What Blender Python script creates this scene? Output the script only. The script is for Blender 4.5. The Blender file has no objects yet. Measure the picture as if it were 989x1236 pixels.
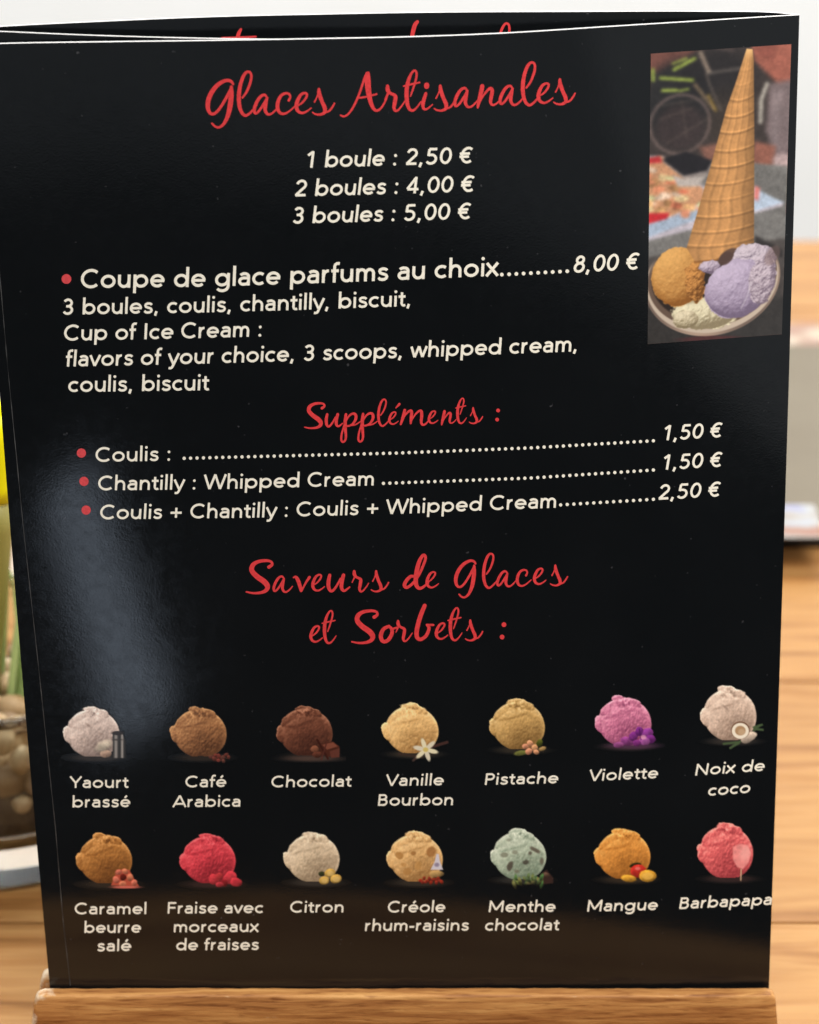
import bpy, bmesh, math, random
import numpy as np

random.seed(7)
RNG = np.random.default_rng(11)
scene = bpy.context.scene
COL = scene.collection

# ------------------------------------------------------------------ camera, world, lamps, exposure
PITCH = math.radians(20.0)
FPX = 2940.0                       # focal length in photo pixels (photo is 989 x 1236)
CAM = np.array([0.0, -0.4607, 0.305])
cam_data = bpy.data.cameras.new("camera")
cam_data.sensor_fit = 'HORIZONTAL'
cam_data.sensor_width = 36.0
cam_data.lens = FPX / 989.0 * 36.0
cam_data.clip_start = 0.02
cam_data.clip_end = 50.0
cam_data.dof.use_dof = True
cam_data.dof.focus_distance = 0.488
cam_data.dof.aperture_fstop = 26.0
cam = bpy.data.objects.new("camera", cam_data)
cam.location = CAM
cam.rotation_euler = (math.radians(90) - PITCH, 0, 0)
COL.objects.link(cam)
scene.camera = cam

world = bpy.data.worlds.new("World")
scene.world = world
world.use_nodes = True
wbg = world.node_tree.nodes["Background"]
wbg.inputs[0].default_value = (0.86, 0.93, 1.0, 1)
wbg.inputs[1].default_value = 0.24


def area(name, loc, target, size, size_y, power, color):
    d = bpy.data.lights.new(name, 'AREA')
    d.shape = 'RECTANGLE'
    d.size = size
    d.size_y = size_y
    d.energy = power
    d.color = color
    o = bpy.data.objects.new(name, d)
    o.location = loc
    v = np.array(target, float) - np.array(loc, float)
    from mathutils import Vector
    o.rotation_euler = Vector(v).to_track_quat('-Z', 'Y').to_euler()
    COL.objects.link(o)
    return o


area("ceiling_lamp", (0.35, -0.75, 1.5), (0, 0.05, 0.1), 1.3, 0.9, 42, (1.0, 0.95, 0.88))
area("window_lamp", (1.6, 0.35, 0.9), (0.1, 0.4, 0.0), 1.2, 1.2, 9.5, (1.0, 0.96, 0.90))
area("wall_lamp", (0.0, 0.9, 1.6), (0, 1.45, 0.1), 1.6, 0.5, 46, (0.98, 0.99, 1.0))
area("sheen_light", (0.48, -0.5, 0.20), (0.05, 0.0, 0.19), 0.30, 0.28, 0.045, (0.95, 0.98, 1.0))  # unseen lamp, added for the grey sheen on the menu's upper right
# narrow unseen cool lamp, added to reflect as a slanting streak on the lamination
from mathutils import Matrix, Vector
sl = area("streak_light", (-0.179, -0.5, -0.082), (-0.065, 0, 0.12), 0.029, 0.140, 0.028, (0.70, 0.82, 1.0))
zc = (Vector((-0.182, -0.5, -0.070)) - Vector((-0.065, 0, 0.12))).normalized()
yc = Vector((0.060, 0, -0.137)); yc = (yc - zc * yc.dot(zc)).normalized()
xc = yc.cross(zc)
sl.rotation_euler = Matrix((xc, yc, zc)).transposed().to_euler()

scene.view_settings.view_transform = 'Standard'
scene.view_settings.look = 'None'
scene.view_settings.exposure = 0.0
scene.view_settings.gamma = 1.0
scene.view_settings.use_curve_mapping = False
scene.cycles.max_bounces = 10
scene.cycles.transmission_bounces = 8


# ------------------------------------------------------------------ helpers
def s2l(c):
    c = np.asarray(c, float)
    if c.max() > 1.5:
        c = c / 255.0
    return np.where(c <= 0.04045, c / 12.92, ((c + 0.055) / 1.055) ** 2.4)


def rgb(r, g, b):
    return tuple(float(v) for v in s2l((r, g, b))) + (1.0,)


def tag(o, label=None, cat=None, group=None, kind=None):
    if label: o["label"] = label
    if cat: o["category"] = cat
    if group: o["group"] = group
    if kind: o["kind"] = kind
    return o


def empty(name, loc, label, cat, group=None):
    o = bpy.data.objects.new(name, None)
    o.empty_display_size = 0.02
    o.location = loc
    COL.objects.link(o)
    return tag(o, label, cat, group)


def link(name, me, mat, parent=None):
    o = bpy.data.objects.new(name, me)
    COL.objects.link(o)
    if mat is not None:
        for m in (mat if isinstance(mat, (list, tuple)) else [mat]):
            me.materials.append(m)
    if parent is not None:
        o.parent = parent
        # vertices are written in world space: undo the parents' offset
        p = parent
        off = np.zeros(3)
        while p is not None:
            off += np.array(p.location)
            p = p.parent
        o.location = -off
    return o


def mesh_np(name, V, F):
    me = bpy.data.meshes.new(name)
    V = np.asarray(V, float)
    me.from_pydata(V.tolist(), [], [tuple(map(int, f)) for f in F])
    me.update()
    return me


def smooth(me):
    me.polygons.foreach_set("use_smooth", [True] * len(me.polygons))
    me.update()


def bm_obj(name, bm, mat, parent=None, sm=False):
    me = bpy.data.meshes.new(name)
    bm.normal_update()
    bm.to_mesh(me)
    bm.free()
    if sm: smooth(me)
    return link(name, me, mat, parent)


class NT:
    def __init__(self, name):
        self.m = bpy.data.materials.new(name)
        self.m.use_nodes = True
        self.t = self.m.node_tree
        self.b = self.t.nodes["Principled BSDF"]

    def n(self, typ, **kw):
        nd = self.t.nodes.new(typ)
        for k, v in kw.items():
            if k.startswith("in_"):
                key = k[3:]
                key = int(key) if key.isdigit() else key.replace("_", " ")
                nd.inputs[key].default_value = v
            else:
                setattr(nd, k, v)
        return nd

    def l(self, a, b):
        self.t.links.new(a, b)

    def ramp(self, fac, stops):
        r = self.n("ShaderNodeValToRGB")
        el = r.color_ramp.elements
        while len(el) < len(stops): el.new(0.5)
        for e, (p, c) in zip(el, stops):
            e.position = p
            e.color = c if len(c) == 4 else (*c, 1)
        self.l(fac, r.inputs[0])
        return r

    def coords(self, scale=(1, 1, 1), rot=(0, 0, 0), kind="Object", loc=(0, 0, 0)):
        if kind == "Position":
            g = self.n("ShaderNodeNewGeometry")
            src = g.outputs["Position"]
        else:
            g = self.n("ShaderNodeTexCoord")
            src = g.outputs[kind]
        mp = self.n("ShaderNodeMapping")
        mp.inputs["Scale"].default_value = scale
        mp.inputs["Rotation"].default_value = rot
        mp.inputs["Location"].default_value = loc
        self.l(src, mp.inputs[0])
        return mp.outputs[0]

    def noise(self, vec, scale, detail=4, rough=0.5, dist=0.0):
        nd = self.n("ShaderNodeTexNoise")
        nd.inputs["Scale"].default_value = scale
        nd.inputs["Detail"].default_value = detail
        nd.inputs["Roughness"].default_value = rough
        nd.inputs["Distortion"].default_value = dist
        self.l(vec, nd.inputs["Vector"])
        return nd.outputs["Fac"]

    def bump(self, h, strength, dist):
        b = self.n("ShaderNodeBump")
        b.inputs["Strength"].default_value = strength
        b.inputs["Distance"].default_value = dist
        self.l(h, b.inputs["Height"])
        self.l(b.outputs[0], self.b.inputs["Normal"])
        return b

    def mixc(self, fac, a, b, mode='MIX'):
        m = self.n("ShaderNodeMix", data_type='RGBA', blend_type=mode)
        for inp, v in ((m.inputs[0], fac), (m.inputs[6], a), (m.inputs[7], b)):
            if hasattr(v, "is_linked") or hasattr(v, "links"):
                self.l(v, inp)
            else:
                inp.default_value = v
        return m.outputs[2]


def simple(name, col, rough=0.5, spec=0.5):
    k = NT(name)
    k.b.inputs["Base Color"].default_value = col
    k.b.inputs["Roughness"].default_value = rough
    k.b.inputs["Specular IOR Level"].default_value = spec
    return k.m


# ------------------------------------------------------------------ materials
def mat_black_lamination():
    k = NT("black_laminated_print")
    v = k.coords(kind="Position")
    fine = k.noise(v, 2600, 3, 0.6)
    big = k.noise(v, 35, 4, 0.6)
    scr = k.noise(v, 420, 4, 0.7)
    peel = k.noise(v, 300, 3, 0.65)
    c = k.ramp(big, [(0.3, (0.0036, 0.0044, 0.0052)), (0.7, (0.0050, 0.0058, 0.0068))])
    sp = k.ramp(k.noise(v, 900, 1, 0.5), [(0.77, (0, 0, 0)), (0.86, (1, 1, 1))])
    col = k.mixc(sp.outputs[0], c.outputs[0], (0.05, 0.05, 0.055, 1))
    k.l(col, k.b.inputs["Base Color"])
    r = k.ramp(scr, [(0.3, (0.05,) * 3), (0.75, (0.13,) * 3)])
    k.l(r.outputs[0], k.b.inputs["Roughness"])
    bp = k.bump(peel, 0.15, 0.00004)
    b2 = k.n("ShaderNodeBump")
    b2.inputs["Strength"].default_value = 0.12
    b2.inputs["Distance"].default_value = 0.00005
    k.l(fine, b2.inputs["Height"])
    k.l(b2.outputs[0], bp.inputs["Normal"])
    return k.m


def mat_ink(name, col, var=0.06, rough=0.32):
    k = NT(name)
    v = k.coords(kind="Position")
    n = k.noise(v, 1800, 3, 0.6)
    lo = tuple(c * (1 - var * 2) for c in col[:3]) + (1,)
    hi = tuple(min(1, c * (1 + var)) for c in col[:3]) + (1,)
    r = k.ramp(n, [(0.3, lo), (0.65, hi)])
    k.l(r.outputs[0], k.b.inputs["Base Color"])
    k.b.inputs["Roughness"].default_value = rough
    k.b.inputs["Specular IOR Level"].default_value = 0.35
    return k.m


def mat_picture():
    k = NT("colour_print")
    a = k.n("ShaderNodeVertexColor")
    a.layer_name = "print"
    k.l(a.outputs[0], k.b.inputs["Base Color"])
    k.b.inputs["Roughness"].default_value = 0.16
    k.b.inputs["Specular IOR Level"].default_value = 0.5
    return k.m


def mat_table():
    k = NT("oiled_pale_oak")
    g = k.n("ShaderNodeNewGeometry")
    oi = k.n("ShaderNodeObjectInfo")
    sh = k.n("ShaderNodeVectorMath", operation='MULTIPLY_ADD')
    k.l(oi.outputs["Random"], sh.inputs[0])
    sh.inputs[1].default_value = (3.1, 0.7, 0)
    k.l(g.outputs["Position"], sh.inputs[2])
    mp = k.n("ShaderNodeMapping")
    mp.inputs["Scale"].default_value = (2.6, 22, 1)
    mp.inputs["Rotation"].default_value = (0, 0, 0.02)
    k.l(sh.outputs[0], mp.inputs[0])
    a = k.noise(mp.outputs[0], 2.2, 6, 0.55, 1.6)
    mp2 = k.n("ShaderNodeMapping")
    mp2.inputs["Scale"].default_value = (9, 260, 1)
    k.l(sh.outputs[0], mp2.inputs[0])
    b = k.noise(mp2.outputs[0], 2.0, 4, 0.6)
    mp3 = k.n("ShaderNodeMapping")
    mp3.inputs["Scale"].default_value = (2.0, 5, 1)
    k.l(sh.outputs[0], mp3.inputs[0])
    d = k.noise(mp3.outputs[0], 2.0, 2, 0.5)
    base = k.ramp(a, [(0.30, (0.185, 0.078, 0.021)), (0.41, (0.33, 0.158, 0.050)), (0.53, (0.43, 0.235, 0.085)), (0.66, (0.36, 0.180, 0.060)), (0.80, (0.24, 0.108, 0.032))])
    fin = k.ramp(b, [(0.3, (0.80, 0.76, 0.72)), (0.6, (1, 1, 1))])
    col = k.mixc(0.6, base.outputs[0], fin.outputs[0], 'MULTIPLY')
    ton = k.ramp(d, [(0.35, (0.86, 0.80, 0.76)), (0.65, (1.05, 1.02, 1.0))])
    col = k.mixc(0.7, col, ton.outputs[0], 'MULTIPLY')
    k.l(col, k.b.inputs["Base Color"])
    r = k.ramp(a, [(0.3, (0.36,) * 3), (0.7, (0.48,) * 3)])
    k.l(r.outputs[0], k.b.inputs["Roughness"])
    k.b.inputs["Specular IOR Level"].default_value = 0.16
    k.bump(b, 0.3, 0.0003)
    return k.m


def mat_holder():
    k = NT("worn_varnished_wood")
    v = k.coords((34, 380, 520), (0, 0.03, 0), kind="Position")
    a = k.noise(v, 0.9, 6, 0.62, 1.2)
    v2 = k.coords((150, 1300, 1700), (0, -0.03, 0), kind="Position")
    b = k.noise(v2, 0.8, 4, 0.6, 0.4)
    base = k.ramp(a, [(0.26, (0.17, 0.060, 0.016)), (0.41, (0.36, 0.155, 0.046)), (0.55, (0.50, 0.245, 0.078)), (0.70, (0.62, 0.34, 0.12))])
    pores = k.ramp(b, [(0.32, (0.46, 0.34, 0.26)), (0.46, (1, 1, 1))])
    col = k.mixc(0.85, base.outputs[0], pores.outputs[0], 'MULTIPLY')
    # worn bare wood near the two ends, an irregular stain of its own
    g = k.n("ShaderNodeNewGeometry")
    sx = k.n("ShaderNodeSeparateXYZ")
    k.l(g.outputs["Position"], sx.inputs[0])
    ab = k.n("ShaderNodeMath", operation='MULTIPLY_ADD')      # left end only: -x
    k.l(sx.outputs[0], ab.inputs[0])
    ab.inputs[1].default_value = -1.0
    zz = k.n("ShaderNodeMath", operation='MULTIPLY_ADD')
    k.l(sx.outputs[2], zz.inputs[0])
    zz.inputs[1].default_value = 1.1
    zz.inputs[2].default_value = -0.031
    k.l(zz.outputs[0], ab.inputs[2])
    wn = k.noise(k.coords(kind="Position"), 420, 5, 0.7)
    ad = k.n("ShaderNodeMath", operation='MULTIPLY_ADD')
    k.l(wn, ad.inputs[0])
    ad.inputs[1].default_value = 0.016
    k.l(ab.outputs[0], ad.inputs[2])
    wear = k.ramp(ad.outputs[0], [(0.0, (0, 0, 0)), (1.0, (1, 1, 1))])
    mr = k.n("ShaderNodeMapRange")
    k.l(ad.outputs[0], mr.inputs[0])
    mr.inputs[1].default_value = 0.0850
    mr.inputs[2].default_value = 0.0885
    k.t.nodes.remove(wear)
    col = k.mixc(mr.outputs[0], col, (0.66, 0.52, 0.36, 1))
    e2 = k.n("ShaderNodeMath", operation='MULTIPLY_ADD')
    k.l(wn, e2.inputs[0])
    e2.inputs[1].default_value = -0.004
    k.l(sx.outputs[0], e2.inputs[2])
    m2 = k.n("ShaderNodeMapRange")
    k.l(e2.outputs[0], m2.inputs[0])
    m2.inputs[1].default_value = -0.0828
    m2.inputs[2].default_value = -0.0836
    col = k.mixc(m2.outputs[0], col, (0.82, 0.72, 0.58, 1))
    # pale scuffs along rubbed edges
    ed = k.ramp(k.noise(k.coords((120, 500, 500), kind="Position"), 1.0, 5, 0.7), [(0.66, (0, 0, 0)), (0.74, (1, 1, 1))])
    col = k.mixc(ed.outputs[0], col, (0.62, 0.42, 0.24, 1))
    k.l(col, k.b.inputs["Base Color"])
    k.b.inputs["Roughness"].default_value = 0.58
    k.b.inputs["Specular IOR Level"].default_value = 0.3
    k.bump(b, 0.6, 0.0003)
    return k.m


def mat_noisy(name, c1, c2, scale, rough=0.6, bump=0.3, bd=0.001, stretch=(1, 1, 1)):
    k = NT(name)
    v = k.coords(stretch, kind="Position")
    n = k.noise(v, scale, 5, 0.6)
    r = k.ramp(n, [(0.3, c1), (0.7, c2)])
    k.l(r.outputs[0], k.b.inputs["Base Color"])
    k.b.inputs["Roughness"].default_value = rough
    if bump: k.bump(n, bump, bd)
    return k.m


def mat_glass():
    k = NT("clear_glass")
    k.b.inputs["Base Color"].default_value = (0.93, 0.98, 0.97, 1)
    k.b.inputs["Roughness"].default_value = 0.02
    k.b.inputs["Transmission Weight"].default_value = 1.0
    k.b.inputs["IOR"].default_value = 1.45
    return k.m


M_BLACK = mat_black_lamination()
M_PAPER = simple("white_paper_core", (0.68, 0.67, 0.67, 1), 0.8)
M_CREAM = mat_ink("cream_ink", (0.90, 0.855, 0.74, 1), 0.04)
M_RED = mat_ink("red_ink", (0.70, 0.050, 0.055, 1), 0.10)
M_BULLET = mat_ink("bullet_red_ink", (0.66, 0.07, 0.08, 1), 0.08)
M_PIC = mat_picture()
M_SCUFF = mat_noisy("scuffed_crease", (0.005, 0.005, 0.006), (0.09, 0.09, 0.09), 260, 0.5, 0)
M_TABLE = mat_table()
M_HOLDER = mat_holder()
M_FLOOR = mat_noisy("dark_floor", (0.020, 0.020, 0.022), (0.035, 0.034, 0.034), 3, 0.6, 0)
M_WALL = mat_noisy("white_painted_wall", (0.83, 0.83, 0.81), (0.87, 0.87, 0.86), 6, 0.8, 0.1, 0.002)
M_GLASS = mat_glass()
M_SOIL = mat_noisy("dark_soil", (0.028, 0.022, 0.017), (0.085, 0.065, 0.05), 260, 0.9, 0.8, 0.002)
M_PEBBLE = mat_noisy("tan_pebble", (0.34, 0.21, 0.09), (0.66, 0.50, 0.30), 90, 0.6, 0.5, 0.001)
M_PEBBLE_D = mat_noisy("brown_pebble", (0.20, 0.12, 0.06), (0.36, 0.24, 0.13), 90, 0.6, 0.5, 0.001)
M_YELLOW = mat_noisy("yellow_petal", (0.97, 0.86, 0.0), (1.0, 0.96, 0.0), 60, 0.5, 0.2, 0.0005, (1, 1, .2))
M_OLIVE = mat_noisy("olive_calyx", (0.22, 0.19, 0.03), (0.34, 0.31, 0.09), 80, 0.5, 0.2, 0.0005, (1, 1, .1))
M_LEAF = mat_noisy("green_leaf", (0.22, 0.36, 0.08), (0.60, 0.72, 0.30), 120, 0.45, 0.2, 0.0005, (1, 1, .08))
M_GREY = mat_noisy("pale_grey_plastic", (0.155, 0.132, 0.100), (0.195, 0.17, 0.13), 7, 0.9, 0)
M_GREY.node_tree.nodes["Principled BSDF"].inputs["Specular IOR Level"].default_value = 0.08
M_DARK = simple("black_rubber_edge", (0.012, 0.013, 0.013, 1), 0.5)
M_GREYEDGE = simple("grey_edge", (0.22, 0.22, 0.21, 1), 0.5)


# ------------------------------------------------------------------ rays and the curved sheets
FWD = np.array([0, math.cos(PITCH), -math.sin(PITCH)])
UPV = np.array([0, math.sin(PITCH), math.cos(PITCH)])
ZB, ZT = 0.028, 0.233


def surf(x, z, gap=0.0, g0=0.0):
    t = np.clip((z - 0.012) / (ZT - 0.012), 0, 1.15)
    u = np.clip((x + 0.035) / 0.118, 0, 1.1)
    curl = 0.022 * t ** 1.25 * u ** 1.7
    # slight belly of the laminated sheet towards the open side
    ul = np.clip((-x - 0.015) / 0.068, 0, 1.2)
    curl = curl + 0.0035 * t * ul ** 2 - 0.002 * np.sin(np.pi * np.clip(t, 0, 1)) * (1 - ul * 0.5) * (1 - u)
    s = np.clip((0.0835 - x) / 0.167, 0, 1.1)
    bow = np.clip(np.sin(np.pi * np.clip(s, 0, 1) ** 0.8) ** 0.8, 0, 1) * 0.75 + 0.25 * np.clip(s * 4, 0, 1)
    return curl + g0 + gap * t * bow


def unproject(px, py, off=0.0, gap=0.0, g0=0.0):
    """photo pixel -> point on the physical sheet; off = height above the sheet towards its front"""
    px = np.asarray(px, float)
    py = np.asarray(py, float)
    dx = (px - 494.5) / FPX
    dy = -(py - 618.0) / FPX
    d = np.stack([dx, FWD[1] + dy * UPV[1], FWD[2] + dy * UPV[2]], -1)
    y = np.zeros_like(dx)
    for _ in range(14):
        t = (y - CAM[1]) / d[..., 1]
        x = CAM[0] + t * d[..., 0]
        z = CAM[2] + t * d[..., 2]
        y = surf(x, z, gap, g0) - off
    return np.stack([x, y, z], -1)


def ground(px, py, z=0.0):
    dx = (px - 494.5) / FPX
    dy = -(py - 618.0) / FPX
    d = dx * np.array([1., 0, 0]) + dy * UPV + FWD
    t = (z - CAM[2]) / d[2]
    return CAM + t * d


# ------------------------------------------------------------------ the room surfaces
def quad(name, pts, mat, kind="structure"):
    return tag(link(name, mesh_np(name, pts, [(0, 1, 2, 3)]), mat), kind=kind)


quad("floor", [(-6, -6, -0.75), (6, -6, -0.75), (6, 1.6, -0.75), (-6, 1.6, -0.75)], M_FLOOR)
quad("wall", [(-3, 1.5, -0.745), (3, 1.5, -0.745), (3, 1.5, 2.2), (-3, 1.5, 2.2)], M_WALL)


def box_bm(x0, x1, y0, y1, z0, z1, bev=0.0, seg=2):
    bm = bmesh.new()
    bmesh.ops.create_cube(bm, size=1)
    for v in bm.verts:
        v.co = ((x0 + x1) / 2 + v.co.x * (x1 - x0), (y0 + y1) / 2 + v.co.y * (y1 - y0), (z0 + z1) / 2 + v.co.z * (z1 - z0))
    if bev:
        bmesh.ops.bevel(bm, geom=bm.edges[:], offset=bev, segments=seg, profile=0.6, affect='EDGES')
    return bm


table = empty("wooden_table", (0, 0.35, -0.75), "pale oak plank table under the menu, with long wavy grain", "table")
ys = [-0.088, 0.077, 0.225, 0.37, 0.515, 0.66, 0.797]
for a, b in zip(ys[:-1], ys[1:]):
    bm_obj("plank", box_bm(-0.62, 0.62, a + 0.0004, b - 0.0004, -0.028, 0.0, 0.0009), M_TABLE, table)
for sx in (-0.56, 0.50):
    for sy in (-0.05, 0.70):
        bm_obj("leg", box_bm(sx, sx + 0.06, sy, sy + 0.06, -0.749, -0.029, 0.003), M_TABLE, table)

# ------------------------------------------------------------------ the wooden holder
holder = empty("menu_holder", (0, 0, 0), "slotted brown wooden holder gripping the foot of the menu, worn at its left end", "menu holder")


def jaw(name, xl, xr, xlb, xrb, y0, y1, z0, z1, bev, amp):
    """bar with rounded, slightly uneven edges; wider at its foot"""
    bm = bmesh.new()
    n = 60
    prof = []
    r = bev
    hw = (y1 - y0) / 2
    for k in range(7):                                    # rounded top front
        a = math.pi / 2 * k / 6
        prof.append((y0 + r - r * math.cos(a), z1 - r + r * math.sin(a)))
    for k in range(7):
        a = math.pi / 2 * k / 6
        prof.append((y1 - r + r * math.sin(a), z1 - r + r * math.cos(a)))
    prof.append((y1, z0))
    prof.append((y0, z0))
    rings = []
    rc = 0.0022
    xs = [0, .0004, .0011, .002] + [None] * 0
    ts = [0.0, 0.0025, 0.006, 0.0125] + [0.02 + 0.96 * i / n for i in range(n + 1)] + [0.9875, 0.994, 0.9975, 1.0]
    W = xr - xl
    for t in ts:
        e = min(t, 1 - t) * W
        s = 1.0 if e > rc else math.sqrt(max(0.0, 1 - (1 - e / rc) ** 2))
        ring = []
        for (y, z) in prof:
            f = (z1 - z) / (z1 - z0)
            x = (xl + (xlb - xl) * f) * (1 - t) + (xr + (xrb - xr) * f) * t
            ym = (y0 + y1) / 2
            yy = ym + (y - ym) * (0.72 + 0.28 * s)
            zz = z - (1 - s) * 0.0012 * (1 if z > z1 - 2 * r else 0)
            wob = amp * (math.sin(x * 410 + 1.3) * 0.4 + math.sin(x * 97) * 0.5 + 0.5 * math.sin(x * 1130 + z * 300))
            if z > z0: zz += wob
            ring.append(bm.verts.new((x, yy, zz)))
        rings.append(ring)
    m = len(prof)
    for a, b in zip(rings[:-1], rings[1:]):
        for i in range(m):
            bm.faces.new((a[i], a[(i + 1) % m], b[(i + 1) % m], b[i]))
    bm.faces.new(rings[0])
    bm.faces.new(list(reversed(rings[-1])))
    bmesh.ops.recalc_face_normals(bm, faces=bm.faces)
    return bm_obj(name, bm, M_HOLDER, holder, sm=True)


jaw("front_jaw", -0.0808, 0.0789, -0.0832, 0.0806, -0.0040, -0.0005, 0.0122, 0.0280, 0.0007, 0.00012)
jaw("back_jaw", -0.0806, 0.0784, -0.0826, 0.080, 0.0032, 0.0085, 0.0122, 0.0283, 0.0018, 0.0001)
bm_obj("base", box_bm(-0.0825, 0.080, -0.0038, 0.0082, 0.0, 0.0120, 0.0008), M_HOLDER, holder)

# ------------------------------------------------------------------ the menu sheets
menu = empty("menu_card", (0, 0, 0.028), "folded black laminated ice cream menu standing in the wooden holder", "menu")


def interp(tab, x):
    a = np.array(tab, float)
    # smooth (Catmull-like) interpolation through the table
    xs, yv = a[:, 0], a[:, 1]
    m = np.gradient(yv, xs)
    x = np.asarray(x, float)
    i = np.clip(np.searchsorted(xs, x) - 1, 0, len(xs) - 2)
    h = xs[i + 1] - xs[i]
    t = (x - xs[i]) / h
    return ((2 * t ** 3 - 3 * t ** 2 + 1) * yv[i] + (t ** 3 - 2 * t ** 2 + t) * h * m[i] +
            (-2 * t ** 3 + 3 * t ** 2) * yv[i + 1] + (t ** 3 - t ** 2) * h * m[i + 1])


TOP_FRONT = [(-60, 54.5), (0, 52.6), (125, 50.6), (250, 49), (400, 46.5), (495, 44.5), (600, 40.5), (750, 31.2), (850, 25), (930, 20), (965, 18), (990, 17)]
TOP_BACK = [(-60, 36), (0, 32), (120, 26), (250, 20.5), (400, 17), (500, 15.2), (700, 14), (850, 13.8), (940, 15.5), (967, 18.2), (990, 20)]
TOP_INNER = [(-60, 35.5), (0, 38), (100, 42.3), (250, 46.4), (330, 47.5), (420, 48), (600, 44), (750, 35), (850, 29), (930, 24), (965, 22), (990, 21)]
BOT = 1232.0          # the foot of the sheets sits inside the slot


def edge_l(py): return 60 - 0.0845 * (1190 - py) - 1.6 * np.sin(np.pi * np.clip((py - 480) / 710, 0, 1))
def edge_r(py): return 928.5 + 0.0313 * (1195 - py) + 1.2 * np.sin(np.pi * np.clip((py - 18) / 1177, 0, 1))


def sheet(name, top, thick, gap, g0, nx=110, ny=120, inset=0.0, parent=menu, rag=0.00012):
    s = np.linspace(0, 1, nx)
    t = np.linspace(0, 1, ny)
    S, T = np.meshgrid(s, t)
    xt = edge_l(40) * (1 - S) + edge_r(20) * S
    yt = interp(top, xt)
    Y = yt * (1 - T) + BOT * T
    X = (edge_l(Y) + inset) * (1 - S) + (edge_r(Y) - inset) * S
    P = unproject(X, Y, 0.0, gap, g0)
    B = P.copy()
    B[..., 1] += thick
    B[0, :, 2] += rag
    V = np.concatenate([P.reshape(-1, 3), B.reshape(-1, 3)])
    N = nx * ny
    F, mi = [], []
    for j in range(ny - 1):
        for i in range(nx - 1):
            a = j * nx + i
            F.append((a, a + nx, a + nx + 1, a + 1)); mi.append(0)
            F.append((N + a, N + a + 1, N + a + nx + 1, N + a + nx)); mi.append(0)
    for i in range(nx - 1):
        F.append((i, i + 1, N + i + 1, N + i)); mi.append(1)
        a = (ny - 1) * nx + i
        F.append((a, N + a, N + a + 1, a + 1)); mi.append(1)
    for j in range(ny - 1):
        a = j * nx
        F.append((a, N + a, N + a + nx, a + nx)); mi.append(1)
        a = j * nx + nx - 1
        F.append((a, a + nx, N + a + nx, N + a)); mi.append(0)
    me = mesh_np(name, V, F)
    smo = [m == 0 for m in mi]
    me.polygons.foreach_set("use_smooth", smo)
    me.materials.append(M_BLACK)
    me.materials.append(M_PAPER)
    me.polygons.foreach_set("material_index", mi)
    me.edges.foreach_set("use_edge_sharp", [False] * len(me.edges))
    me.update()
    # sharp corners between the faces and the cut edge
    bm = bmesh.new(); bm.from_mesh(me)
    for e in bm.edges:
        if len(e.link_faces) == 2 and e.calc_face_angle(0) > 0.8: e.smooth = False
    bm.to_mesh(me); bm.free()
    return link(name, me, None, parent)


GAP_B, G0_B = 0.013, 0.0012
front = sheet("front_cover", TOP_FRONT, 0.00034, 0.0, 0.0)
inner = sheet("inner_leaf", TOP_INNER, 0.00022, 0.0035, 0.0006, 60, 60, 2.0)
back = sheet("back_cover", TOP_BACK, 0.00034, GAP_B, G0_B, 80, 80, 0.0)


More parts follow.
